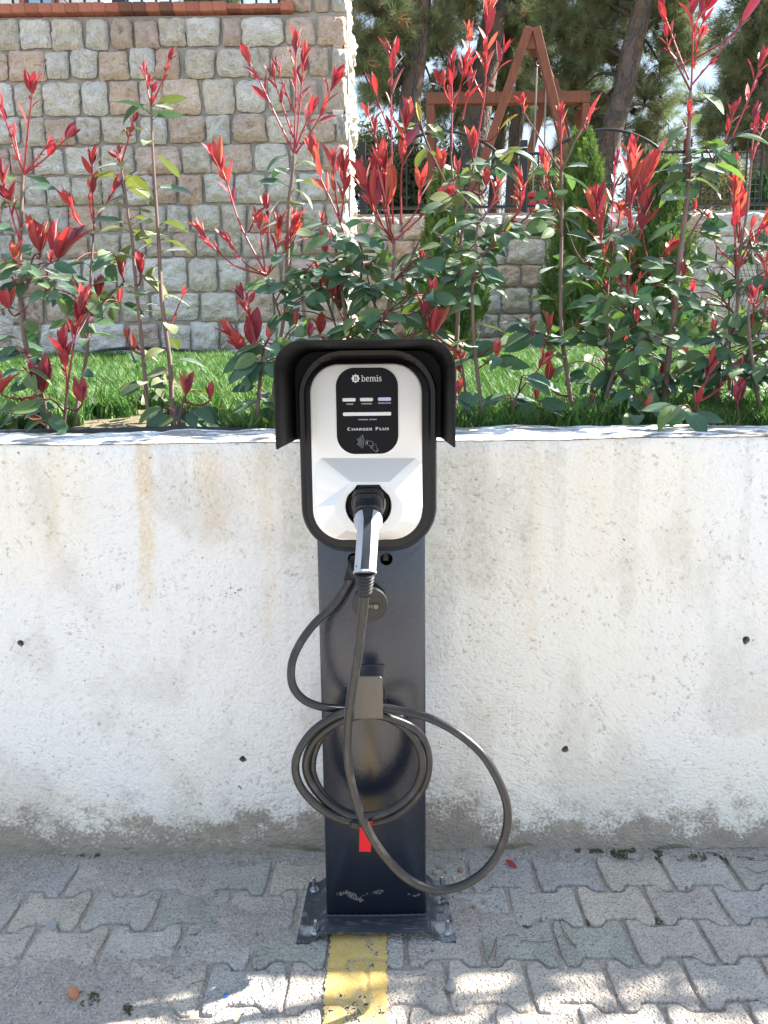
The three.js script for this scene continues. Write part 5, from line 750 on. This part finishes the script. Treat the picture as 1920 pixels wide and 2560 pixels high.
shrub('tall shrub crowned by a wide fan of dark red shoots before the pillar', -.66, 1007, [
  ['w', .0075, .0038, 668, 1069, 686, 977, 703, 850, 711, 787, 717, 642, 722, 556, 723, 489, 729, 445, 735, 385], ['l', 14, .08, 'g', .5, 0],
  ['s', 14, 1.15, 'd', 735, 385, 739, 250, 739, 112], ['s', 10, 1.1, 'd', 733, 380, 690, 290, 655, 215, 619, 145], ['s', 12, 1, 'd', 737, 385, 750, 260, 760, 140], ['s', 14, 1.15, 'd', 736, 388, 795, 300, 836, 202], ['s', 6, .9, 'd', 734, 345, 705, 260, 683, 190], ['s', 4, .8, 'd', 735, 280, 715, 230, 694, 172], ['s', 6, 1, 'd', 740, 370, 755, 330, 764, 310, 775, 280],
  ['w', .0035, .0025, 705, 800, 680, 723, 667, 689], ['s', 9, 1.1, 'r', 667, 689, 590, 665, 540, 625, 508, 585], ['s', 5, .9, 'r', 664, 686, 615, 660, 574, 604], ['s', 16, 1.35, 'r', 665, 685, 600, 560, 565, 450, 547, 404], ['s', 7, 1, 'r', 664, 680, 655, 620, 650, 565], ['s', 7, .9, 'd', 668, 620, 672, 570, 668, 518], ['s', 10, 1.1, 'r', 668, 688, 690, 630, 698, 566], ['s', 10, 1.1, 'r', 668, 688, 712, 630, 738, 556], ['s', 6, .9, 'r', 700, 640, 730, 610, 742, 575], ['s', 4, 1, 'd', 622, 580, 632, 560, 640, 535],
  ['f', 690, 730, 75, 60, 12], ['f', 755, 660, 55, 60, 8], ['f', 700, 840, 70, 60, 8], ['f', 680, 940, 40, 60, 4]]);
shrub('shorter shrub with broad red leaves just left of the charger hood', -.56, 1008, [
  ['w', .0058, .0028, 636, 1074, 648, 960, 655, 900, 652, 870], ['w', .0035, .002, 652, 920, 665, 860, 690, 820],
  ['s', 13, 1.5, 'r', 652, 905, 630, 885, 598, 855], ['t', 7, 1.45, 'd', 632, 868, .4], ['s', 8, .9, 'd', 645, 880, 625, 800, 606, 745], ['s', 4, .9, 'd', 626, 800, 622, 775, 622, 755],
  ['f', 665, 890, 50, 70, 9, 'g', .085], ['f', 640, 1010, 45, 50, 5]]);
shrub('bushy shrub behind the left half of the charger hood with upright red clusters', -.62, 1009, [
  ['w', .006, .003, 872, 1066, 870, 850, 850, 690, 834, 590], ['w', .004, .002, 868, 900, 820, 760, 800, 700], ['w', .004, .002, 868, 800, 900, 700, 905, 620],
  ['s', 14, 1.25, 'r', 880, 640, 840, 530, 800, 440, 786, 384], ['s', 10, 1.2, 'r', 850, 560, 858, 500, 860, 420], ['s', 8, 1.1, 'r', 848, 540, 838, 480, 832, 410], ['s', 12, 1.5, 'r', 866, 815, 835, 750, 808, 700], ['t', 6, 1.5, 'd', 840, 745, .35, .1], ['t', 6, 1.2, 'r', 934, 842, .4], ['t', 5, 1, 'r', 815, 640, .3], ['t', 4, 1, 'r', 800, 840, .4],
  ['f', 850, 700, 75, 140, 24], ['f', 800, 620, 50, 60, 6], ['f', 780, 800, 60, 50, 7], ['f', 900, 800, 60, 60, 10]]);
shrub('bushy shrub above the charger hood with a dense group of bright red leaves', -.6, 1010, [
  ['w', .007, .0035, 955, 1066, 958, 847, 967, 798, 982, 668, 985, 603], ['w', .004, .002, 962, 830, 930, 740, 915, 660], ['w', .004, .002, 975, 720, 1020, 660, 1050, 600],
  ['s', 14, 1.4, 'r', 985, 603, 935, 530, 910, 448], ['s', 10, 1.4, 'r', 975, 590, 955, 500, 945, 430], ['s', 12, 1.5, 'r', 980, 585, 968, 500, 960, 420], ['s', 18, 1.15, 'd', 982, 560, 979, 400, 978, 250, 981, 138], ['s', 14, 1.45, 'r', 1003, 560, 1003, 440, 1010, 380, 1015, 300], ['s', 4, .9, 'd', 970, 420, 945, 360, 922, 290], ['s', 5, .9, 'd', 978, 330, 955, 280, 938, 225], ['s', 10, 1.2, 'r', 988, 600, 1050, 545, 1105, 490], ['s', 7, 1.2, 'r', 1000, 580, 1045, 520, 1052, 470], ['t', 8, 1.6, 'r', 968, 520, .4], ['t', 6, 1.5, 'r', 940, 520, .4, -.1],
  ['f', 950, 680, 110, 100, 26], ['f', 1020, 700, 90, 120, 20], ['f', 920, 600, 60, 50, 7], ['f', 1000, 830, 80, 60, 10], ['f', 1060, 790, 60, 70, 8]]);
shrub('tallest middle shrub whose red shoot rises between the pine trunks', -.64, 1011, [
  ['w', .0078, .0036, 1137, 1068, 1137, 896, 1143, 831, 1150, 668, 1159, 521], ['w', .0035, .0022, 1158, 530, 1110, 450, 1060, 345, 1052, 310], ['w', .0032, .002, 1160, 525, 1200, 450, 1260, 400, 1286, 372], ['w', .003, .002, 1158, 540, 1185, 400, 1200, 330],
  ['s', 24, 1.15, 'r', 1186, 391, 1212, 228, 1215, 130, 1225, 8], ['s', 6, .9, 'r', 1208, 250, 1180, 180, 1172, 90], ['s', 6, .9, 'r', 1210, 225, 1240, 180, 1258, 130], ['s', 16, 1.05, 'd', 1129, 378, 1130, 280, 1130, 158], ['s', 8, 1, 'd', 1130, 270, 1112, 230, 1106, 205], ['s', 9, 1, 'd', 1132, 280, 1150, 220, 1160, 170], ['s', 7, .9, 'd', 1155, 300, 1165, 260, 1176, 215], ['w', .003, .002, 1150, 520, 1130, 440, 1129, 378], ['t', 6, 1.0, 'r', 1180, 380, .25], ['t', 6, .9, 'r', 1104, 430, .25], ['t', 5, .9, 'r', 1215, 470, .25],
  ['l', 9, .078, 'o', .3, 1], ['l', 9, .082, 'o', .4, 2], ['t', 1, 1.3, 'y', 1052, 312, .3, -.3], ['t', 1, 1.3, 'y', 1245, 330, .5, .6],
  ['f', 1150, 430, 80, 60, 9, 'o'], ['f', 1130, 560, 90, 70, 14], ['f', 1100, 680, 70, 100, 12], ['f', 1170, 640, 50, 80, 7], ['f', 1110, 830, 50, 50, 6]]);
shrub('thin two stemmed shrub at the right side of the charger hood', -.56, 1012, [
  ['w', .0058, .0026, 1212, 1062, 1192, 928, 1186, 863, 1182, 733, 1185, 661, 1195, 540], ['w', .003, .002, 1190, 650, 1270, 590, 1335, 525], ['w', .0045, .002, 1165, 1066, 1160, 960, 1150, 880],
  ['l', 14, .078, 'g', .25, 0], ['l', 9, .08, 'g', .35, 1], ['s', 9, .9, 'r', 1196, 560, 1225, 520, 1243, 470], ['s', 8, .9, 'r', 1275, 560, 1300, 520, 1302, 490], ['s', 8, 1.05, 'r', 1290, 540, 1310, 490, 1306, 460], ['s', 10, 1.2, 'r', 1160, 965, 1152, 930, 1148, 905], ['t', 8, 1.35, 'r', 1085, 838, .45, .2], ['t', 5, 1, 'r', 1060, 800, .4], ['t', 1, 1.2, 'y', 1270, 600, .2],
  ['f', 1210, 620, 65, 70, 9], ['f', 1215, 860, 50, 90, 7, 'g', .085], ['f', 1180, 990, 40, 50, 5], ['f', 1250, 560, 50, 50, 5]]);
shrub('slender upright shrub right of the charger with a single red leaf held high', -.62, 1013, [
  ['w', .0066, .003, 1441, 1064, 1417, 930, 1403, 838, 1401, 700, 1403, 560, 1404, 456, 1403, 426], ['w', .0026, .0016, 1403, 428, 1350, 345, 1309, 283], ['w', .0028, .0016, 1403, 426, 1440, 350, 1461, 309, 1470, 280], ['w', .0036, .0018, 1410, 898, 1340, 830, 1286, 792], ['w', .003, .0016, 1408, 870, 1450, 790, 1470, 740],
  ['l', 17, .08, 'g', .25, 0], ['s', 12, .7, 'r', 1403, 426, 1402, 350, 1403, 284], ['s', 7, .7, 'r', 1309, 283, 1308, 270, 1306, 258], ['t', 1, 1.4, 'r', 1468, 312, .1, .3], ['s', 6, .7, 'r', 1440, 350, 1462, 310, 1476, 285], ['s', 9, .9, 'r', 1400, 520, 1372, 450, 1364, 400], ['s', 5, .8, 'r', 1385, 520, 1370, 480, 1366, 430],
  ['f', 1320, 815, 55, 32, 7, 'g', .08], ['f', 1410, 560, 50, 60, 6], ['f', 1395, 1010, 70, 45, 8, 'g', .085], ['f', 1450, 790, 40, 60, 4], ['t', 4, .8, 'r', 1372, 830, .3], ['t', 6, .9, 'r', 1370, 960, .3]]);
shrub('shrub with a group of slim red shoots to the right of the single high leaf', -.7, 1014, [
  ['w', .006, .0028, 1498, 1060, 1516, 884, 1518, 716], ['w', .003, .0018, 1518, 725, 1445, 635, 1412, 560], ['w', .003, .0018, 1518, 720, 1530, 640, 1520, 560],
  ['s', 10, 1.1, 'r', 1510, 620, 1495, 550, 1484, 505], ['s', 9, 1, 'r', 1500, 600, 1505, 560, 1500, 500], ['s', 10, .9, 'd', 1528, 580, 1532, 500, 1540, 400], ['s', 7, .9, 'r', 1530, 600, 1545, 560, 1550, 530],
  ['f', 1490, 650, 70, 60, 12], ['f', 1500, 800, 70, 80, 14], ['f', 1470, 940, 60, 60, 8], ['f', 1540, 590, 50, 40, 6]]);
shrub('shrub with three spreading bright red arms right of centre', -.6, 1015, [
  ['w', .0058, .003, 1503, 1060, 1523, 961, 1543, 912, 1562, 814, 1572, 726], ['w', .003, .0018, 1560, 830, 1600, 760, 1630, 700],
  ['s', 18, 1.4, 'r', 1572, 726, 1575, 600, 1578, 480, 1581, 392], ['s', 14, 1.2, 'r', 1570, 724, 1520, 670, 1500, 590, 1484, 512], ['s', 8, .9, 'r', 1574, 722, 1640, 655, 1672, 620], ['s', 12, 1.3, 'r', 1577, 600, 1600, 520, 1625, 420], ['s', 8, 1.2, 'd', 1576, 640, 1600, 590, 1612, 540], ['t', 5, 1.6, 'r', 1592, 490, .35, .3],
  ['f', 1580, 690, 80, 70, 13], ['f', 1600, 820, 75, 70, 12], ['f', 1560, 930, 60, 60, 8, 'g', .085], ['f', 1530, 760, 40, 40, 5]]);
shrub('tallest right hand shrub with a thick stem rising out of the picture', -.62, 1016, [
  ['w', .0095, .0042, 1663, 1062, 1666, 961, 1683, 782, 1699, 635, 1722, 456, 1722, 423, 1728, 228], ['w', .0035, .002, 1722, 470, 1780, 400, 1832, 340], ['w', .003, .0018, 1728, 225, 1700, 170, 1668, 110], ['w', .003, .0018, 1700, 640, 1740, 560, 1790, 490],
  ['l', 16, .09, 'g', .55, 0], ['l', 6, .09, 'g', .3, 1], ['s', 16, 1.3, 'r', 1728, 228, 1732, 98, 1726, -25], ['s', 9, 1, 'd', 1722, 200, 1680, 90, 1652, 8], ['s', 6, .8, 'd', 1690, 150, 1672, 125, 1666, 92], ['s', 2, .6, 'd', 1727, 215, 1790, 140, 1850, 68], ['t', 1, 2.0, 'r', 1853, 62, .1, .55], ['s', 13, 1, 'd', 1832, 338, 1870, 250, 1905, 150], ['s', 7, .9, 'd', 1802, 375, 1820, 330, 1832, 285], ['s', 9, 1.3, 'r', 1732, 100, 1755, 60, 1765, 20], ['s', 10, .7, 'r', 1716, 400, 1718, 330, 1722, 280], ['s', 8, .7, 'd', 1735, 170, 1742, 120, 1752, 85],
  ['f', 1640, 900, 80, 80, 14], ['f', 1690, 770, 60, 60, 7], ['f', 1740, 520, 60, 50, 6], ['f', 1720, 900, 60, 70, 8], ['f', 1770, 400, 50, 40, 4], ['f', 1700, 620, 60, 60, 6]]);
shrub('shrub with slim red tips near the right edge, left of the last stem', -.66, 1017, [
  ['w', .0062, .0028, 1793, 1060, 1800, 900, 1838, 800, 1845, 668, 1868, 521, 1878, 391], ['w', .003, .0018, 1840, 790, 1790, 720, 1760, 650],
  ['s', 14, .9, 'd', 1878, 391, 1884, 330, 1889, 287], ['s', 8, .8, 'd', 1879, 400, 1900, 340, 1915, 310], ['s', 12, 1.1, 'r', 1845, 668, 1835, 560, 1838, 470], ['s', 7, .8, 'r', 1845, 668, 1790, 610, 1775, 552], ['s', 10, .9, 'r', 1846, 672, 1890, 600, 1918, 540], ['s', 6, .8, 'r', 1850, 660, 1870, 610, 1880, 570],
  ['f', 1830, 770, 80, 80, 14], ['f', 1850, 620, 50, 50, 6], ['f', 1800, 900, 60, 70, 9], ['f', 1750, 720, 50, 60, 6]]);
shrub('dark leaved shrub cut off by the right edge of the picture', -.56, 1018, [
  ['w', .006, .0026, 1917, 1064, 1886, 953, 1872, 800, 1880, 700], ['w', .003, .0018, 1880, 850, 1930, 760, 1960, 700], ['s', 9, .9, 'r', 1878, 820, 1884, 780, 1886, 740], ['s', 6, 1, 'd', 1890, 760, 1910, 700, 1918, 650],
  ['f', 1880, 900, 60, 90, 12, 'g', .085], ['f', 1930, 800, 50, 110, 9], ['f', 1900, 700, 40, 50, 5]]);
shrub('low leafy shoot with bright red leaves hanging over the wall top at the right', -.5, 1019, [
  ['w', .0045, .0025, 1735, 1066, 1738, 1030, 1740, 1005], ['w', .0035, .002, 1848, 1066, 1845, 1030, 1843, 1000],
  ['s', 11, 1.15, 'r', 1740, 1005, 1762, 960, 1778, 910], ['s', 5, 1, 'r', 1742, 1008, 1795, 975, 1822, 940], ['t', 6, .8, 'r', 1742, 1015, .5], ['t', 5, 1, 'd', 1844, 1010, .3],
  ['f', 1735, 1035, 75, 32, 9, 'g', .085], ['f', 1845, 1035, 75, 30, 8, 'g', .085]]);
shrub('low green shoots behind the wall between the charger and the slender shrub', -.52, 1020, [
  ['w', .004, .002, 1275, 1066, 1290, 1000, 1320, 950], ['w', .004, .002, 1560, 1066, 1570, 1020, 1590, 980], ['s', 7, .9, 'r', 1320, 950, 1345, 925, 1357, 905],
  ['f', 1310, 980, 50, 45, 6, 'g', .08], ['f', 1580, 1020, 60, 36, 8, 'g', .085], ['f', 1480, 1035, 60, 28, 6, 'g', .085]]);
{ // a plant with broad strap leaves among the shrubs
  const c = at(1600, 1060, -.72), t = thing('strap_leaf_plant', 'plant with long bright green strap leaves among the shrub stems on the right', 'plant', V(c.x, c.y - .05, -.72)), r = rng(88), m = leafMat([.14, .23, .05], .5, .5, .4);
  for (let i = 0; i < 11; i++) { const a = r() * 6.28, L = .12 + r() * .14, d = V(Math.cos(a) * .5, 1, Math.sin(a) * .4).normalize(), s = V(-Math.sin(a), 0, Math.cos(a)).lerp(V(1, 0, 0), .5).normalize(), o = V(c.x + (r() - .5) * .16, c.y - .03, -.72 + (r() - .5) * .1); part(t, 'leaf', grid(2, 8, (u, v) => o.clone().addScaledVector(d, v * L).addScaledVector(s, (u - .5) * .032 * Math.sin(Math.PI * (.15 + .8 * v))).add(V(Math.cos(a) * .05 * v * v, -.05 * v * v, .012 * Math.abs(u - .5)))), m); }
}
// the hedge goes on to the right of the picture: these shade the pavers
{ const list = scene.children.filter((o) => o.name.startsWith('photinia_shrub')); const pick = [13, 14, 15, 9, 16, 14, 10, 15, 9, 14, 10, 16, 9, 15];
  pick.forEach((k, i) => { const o = list[k].clone(); o.name = numbered('photinia_shrub'); o.position.x = 1.0 + i * .2; o.position.z += (i % 3 - 1) * .06; o.rotation.y = 1 + i * 2.1; o.scale.setScalar(1 + .035 * i); scene.add(o); tag(o, 'photinia shrub of the same hedge beyond the right edge of the picture', 'shrub', 'hedge shrubs beyond the right edge'); }); }

// ---------------------------------------------------------------- grass, hoses, litter
{
  const r = rng(91), blade = (() => { const pos = []; const q = rng(92); for (let i = 0; i < 9; i++) { const a = q() * 6.28, o = V((q() - .5) * .03, 0, (q() - .5) * .03), h = .6 + q() * .6, w = .0022, s = V(Math.cos(a), 0, Math.sin(a)).multiplyScalar(w), b = V(Math.cos(a + 1.5) * .3 * q(), 1, Math.sin(a + 1.5) * .3 * q()), m = o.clone().addScaledVector(b, h * .055), e = o.clone().addScaledVector(b, h * .1).add(V(Math.cos(a + 1.5) * .03 * q(), -.012 * q(), Math.sin(a + 1.5) * .03 * q())); pos.push(o.clone().sub(s), o.clone().add(s), m.clone().add(s), o.clone().sub(s), m.clone().add(s), m.clone().sub(s), m.clone().sub(s), m.clone().add(s), e); } const g = new THREE.BufferGeometry().setFromPoints(pos); g.computeVertexNormals(); return g; })();
  const mat = phys(C(.10, .235, .034), .8, { side: THREE.DoubleSide, transmission: .42 }), M = [], K = [];
  while (M.length < 46000) { const u = r(), z = WB - .05 - Math.pow(u, 1.25) * 5.1, x = (r() - .5) * 2 * (1.25 + (WB - z) * .6) + .1; if (z < ZT1 + .02 && x < at(880, 600, ZT1).x + .05) continue; const bare = fbm(x * 3 + 2, z * 3, 231, 3), front = sstep(-1.0, -.5, z) * sstep(.3, -.3, x); if (bare + front * .22 > .66 || (front > .3 && r() < .45)) continue; if (x > .95 && z < -1.03 && z > -1.55 && r() < .97) continue; const s = .5 + r() * .6 + .35 * sstep(.45, .65, bare), q = new THREE.Quaternion().setFromEuler(new THREE.Euler((r() - .5) * .5, r() * 6.28, (r() - .5) * .5)); M.push(new THREE.Matrix4().compose(V(x, lawnY(x, z) - .004, z), q, V(s, s * .64, s))); const t = .65 + r() * .6, dry = r() < .07 + .2 * front ? 1 : 0; K.push(dry ? C(2.1 * t, 1.3 * t, 1.6 * t) : C((.75 + .5 * r()) * t, t, t)); }
  const im = new THREE.InstancedMesh(blade, mat, M.length); M.forEach((m, i) => { im.setMatrixAt(i, m); im.setColorAt(i, K[i]); }); im.name = 'grass'; im.userData.kind = 'stuff'; shadows(im); scene.add(im); tag(im, 'sunny green lawn behind the low wall', 'grass');
  const mh = std(C(.02, .022, .024), .45);
  single('irrigation_pipe', tube([at(-60, 1086, -.478), at(200, 1081, -.482), at(430, 1077, -.478), at(640, 1078, -.482)].map((p) => { p.y = Math.max(p.y, lawnY(p.x, p.z) - .002); return p; }), .0105, 40, 10), mh, 'black irrigation pipe lying along the back of the low wall on the left', 'pipe');
  const zh = ZT1 + .22; single('garden_hose', tube([[205, 888], [260, 876], [330, 870], [420, 873], [520, 882], [600, 893], [700, 897]].map(([x, y]) => at(x, y, zh)), .011, 60, 8), mh, 'thin black hose arching along the foot of the high stone wall', 'hose');
}
{ // grit, pebbles, moss, needles and a fallen leaf on the paving
  const r = rng(95), peb = new THREE.IcosahedronGeometry(1, 0), mg = std(C(1, 1, 1), .95), M = [], K = [];
  while (M.length < 9000) { const x = (r() - .5) * 2.3, z = lerp(WF + .004, .5, Math.pow(r(), 1.3)), c = cover(x, z); const jr = r(); if (c < .25 && jr < .93) continue; const big = r(), s = .0006 + .0012 * r() + (big > .93 ? .0014 * r() : 0) + (big > .992 ? .0022 : 0); const y = Math.max(sandY(x, z), c < .5 ? 0 : -.01) + s * .3; M.push(new THREE.Matrix4().compose(V(x, y, z), new THREE.Quaternion().setFromEuler(new THREE.Euler(r() * 6, r() * 6, r() * 6)), V(s * (1 + .5 * r()), s * .75, s))); const t = .14 + .34 * r() * r() + .12 * r(), red = r() < .1; K.push(red ? C(t * 1.2, t * .75, t * .6) : C(t * 1.02, t * .97, t * .93)); }
  const im = new THREE.InstancedMesh(peb, mg, M.length); M.forEach((m, i) => { im.setMatrixAt(i, m); im.setColorAt(i, K[i]); }); im.name = 'grit'; im.userData.kind = 'stuff'; shadows(im); scene.add(im); tag(im, 'loose grit and small gravel scattered over the paving', 'gravel');
  const onGround = (px, py) => { const p = V(px / 960 - 1, 1 - py / 1280, .5).unproject(camera).sub(camera.position); return camera.position.clone().addScaledVector(p, -camera.position.y / p.y); };
  const stoneG = [0, 1, 2].map((k) => { const g = new THREE.IcosahedronGeometry(1, 2), q = g.attributes.position; for (let i = 0; i < q.count; i++) { const v = V(q.getX(i), q.getY(i), q.getZ(i)), s = 1 + .5 * (vnoise(v.x * 1.7 + k * 5, v.y * 1.7 + v.z * 2, 241) - .5); q.setXYZ(i, v.x * s, v.y * s, v.z * s); } g.computeVertexNormals(); return g; });
  const drop = (name, px, py, s, mat, label, cat, group, sq = .7) => { const p = onGround(px, py), m = shadows(new THREE.Mesh(stoneG[r() * 3 | 0], mat)); m.name = numbered(name); m.scale.set(s, s * sq, s * .85); m.position.set(p.x, Math.max(0, sandY(p.x, p.z)) + s * sq * .6, p.z); m.rotation.set(r() * .5, r() * 6, r() * .5); scene.add(m); tag(m, label, cat, group); };
  const red = std(C(.34, .2, .14), .9), gry = std(C(.3, .285, .27), .92);
  for (const [x, y, s] of [[1098, 2170, .0048], [1115, 2182, .0042], [1152, 2178, .0078], [1208, 2256, .0034], [1185, 2268, .0052]]) drop('pebble', x, y, s, red, 'reddish pebble on the sand beside the right side of the post', 'pebble', 'reddish pebbles right of the post');
  for (const [x, y, s] of [[1087, 2184, .0075], [1128, 2472, .012]]) drop('stone_chip', x, y, s, gry, y < 2300 ? 'grey stone on the sand between the reddish pebbles' : 'grey stone lying in the sunny patch right of the yellow line', 'stone');
  drop('stone_chip', 486, 2330, .011, gry, 'flat grey stone chip left of the base plate', 'stone', undefined, .35); drop('stone_chip', 128, 2320, .013, gry, 'flat angular stone set in the sand at the far left', 'stone', undefined, .3);
  drop('brick_fragment', 184, 2492, .0125, std(C(.48, .2, .1), .9), 'orange brick fragment next to the mossy patch at the lower left', 'brick fragment'); drop('brick_fragment', 670, 2130, .007, std(C(.42, .2, .12), .9), 'small orange brick fragment at the foot of the wall', 'brick fragment');
  // moss along the foot of the wall on the right, and in a few joints
  const mm = std(C(1, 1, 1), .95, { side: THREE.DoubleSide }), mossG = (() => { const pos = [], q = rng(96); for (let i = 0; i < 12; i++) { const a = q() * 6.28, o = V((q() - .5) * 2, 0, (q() - .5) * 2), e = o.clone().add(V(Math.cos(a) * .8, .7 + q(), Math.sin(a) * .8)), s = V(-Math.sin(a), 0, Math.cos(a)).multiplyScalar(.28); pos.push(o.clone().sub(s), o.clone().add(s), e); } const g = new THREE.BufferGeometry().setFromPoints(pos); g.computeVertexNormals(); return g; })(), Q = [], QC = [];
  const patch = (px, py, rx, ry, n) => { n = Math.round(n * .8); for (let i = 0; i < n; i++) { const a = r() * 6.28, m = Math.sqrt(r()), p = onGround(px + Math.cos(a) * rx * m, py + Math.sin(a) * ry * m); if (p.z < WF + .002) p.z = WF + .004 + r() * .01; if (fbm(p.x * 60, p.z * 60, 242, 3) < .5) continue; const s = .0009 + r() * .0014; Q.push(new THREE.Matrix4().compose(V(p.x, Math.max(sandY(p.x, p.z), -.004) + .0005, p.z), new THREE.Quaternion().setFromEuler(new THREE.Euler(0, r() * 6, 0)), V(s, s, s))); const t = .6 + r() * .7; QC.push(r() < .2 ? C(.2 * t, .16 * t, .09 * t) : C(.11 * t, .125 * t, .045 * t)); } };
  patch(1600, 2135, 80, 12, 800); patch(1660, 2152, 40, 18, 300); patch(1480, 2126, 60, 8, 350); patch(1780, 2140, 60, 10, 350); patch(1860, 2148, 50, 10, 200); patch(462, 2446, 16, 24, 260); patch(215, 2500, 34, 20, 200); patch(320, 2526, 14, 14, 70); patch(548, 2520, 12, 12, 90); patch(1320, 2308, 14, 8, 60); patch(1470, 2285, 8, 30, 90); patch(1660, 2260, 20, 30, 60); patch(1805, 2250, 14, 26, 70); patch(1640, 2300, 40, 8, 90); patch(1400, 2340, 8, 30, 60); patch(1605, 2360, 10, 30, 60); patch(1815, 2380, 12, 36, 90); patch(235, 2140, 40, 8, 120); patch(1540, 2240, 6, 40, 40); patch(1710, 2170, 20, 12, 100);
  const mo = new THREE.InstancedMesh(mossG, mm, Q.length); Q.forEach((m, i) => { mo.setMatrixAt(i, m); mo.setColorAt(i, QC[i]); }); mo.name = 'moss'; mo.userData.kind = 'stuff'; shadows(mo); scene.add(mo); tag(mo, 'dark green moss along the foot of the wall and in the paver joints', 'moss');
  // fallen things
  const lp = onGround(1278, 2163), fl = shadows(new THREE.Mesh(LG.g[0], LM.d[2])); fl.name = numbered('fallen_leaf'); fl.scale.setScalar(.036); fl.position.set(lp.x - .012, .006, lp.z - .012); fl.rotation.set(-Math.PI / 2 + .15, 0, -2.35); scene.add(fl); tag(fl, 'fallen dark red leaf on the pavers right of the cable loop', 'leaf');
  const mn = std(C(.16, .085, .04), .8), needle = (list, label) => { const pts = list.map(([x, y]) => { const p = onGround(x, y); p.y = .0035; return p; }); single('pine_needle', tube(pts, .0007, 10, 5), mn, label, 'pine needle', 'fallen pine needles'); };
  for (const l of [[[1222, 2400], [1232, 2380], [1241, 2346]], [[1236, 2404], [1240, 2380], [1241, 2350]], [[1398, 2298], [1410, 2340], [1442, 2375]], [[1402, 2322], [1425, 2352], [1440, 2372]], [[1302, 2354], [1340, 2359], [1376, 2357]], [[1262, 2344], [1280, 2341], [1296, 2342]], [[1862, 2172], [1890, 2184], [1920, 2180]], [[480, 2463], [510, 2455], [520, 2464]]]) needle(l, 'thin brown pine needle lying on the pavers');
  const bp = onGround(565, 2492), bl = single('plastic_scrap', new RoundedBoxGeometry(.009, .003, .006, 1, .001).rotateY(.5).translate(bp.x, .003, bp.z), std(C(.03, .13, .42), .5), 'tiny scrap of blue plastic on the pavers at the lower left', 'plastic scrap');
}
console.log('shrub parts', leafCount);
renderer.render(scene, camera);
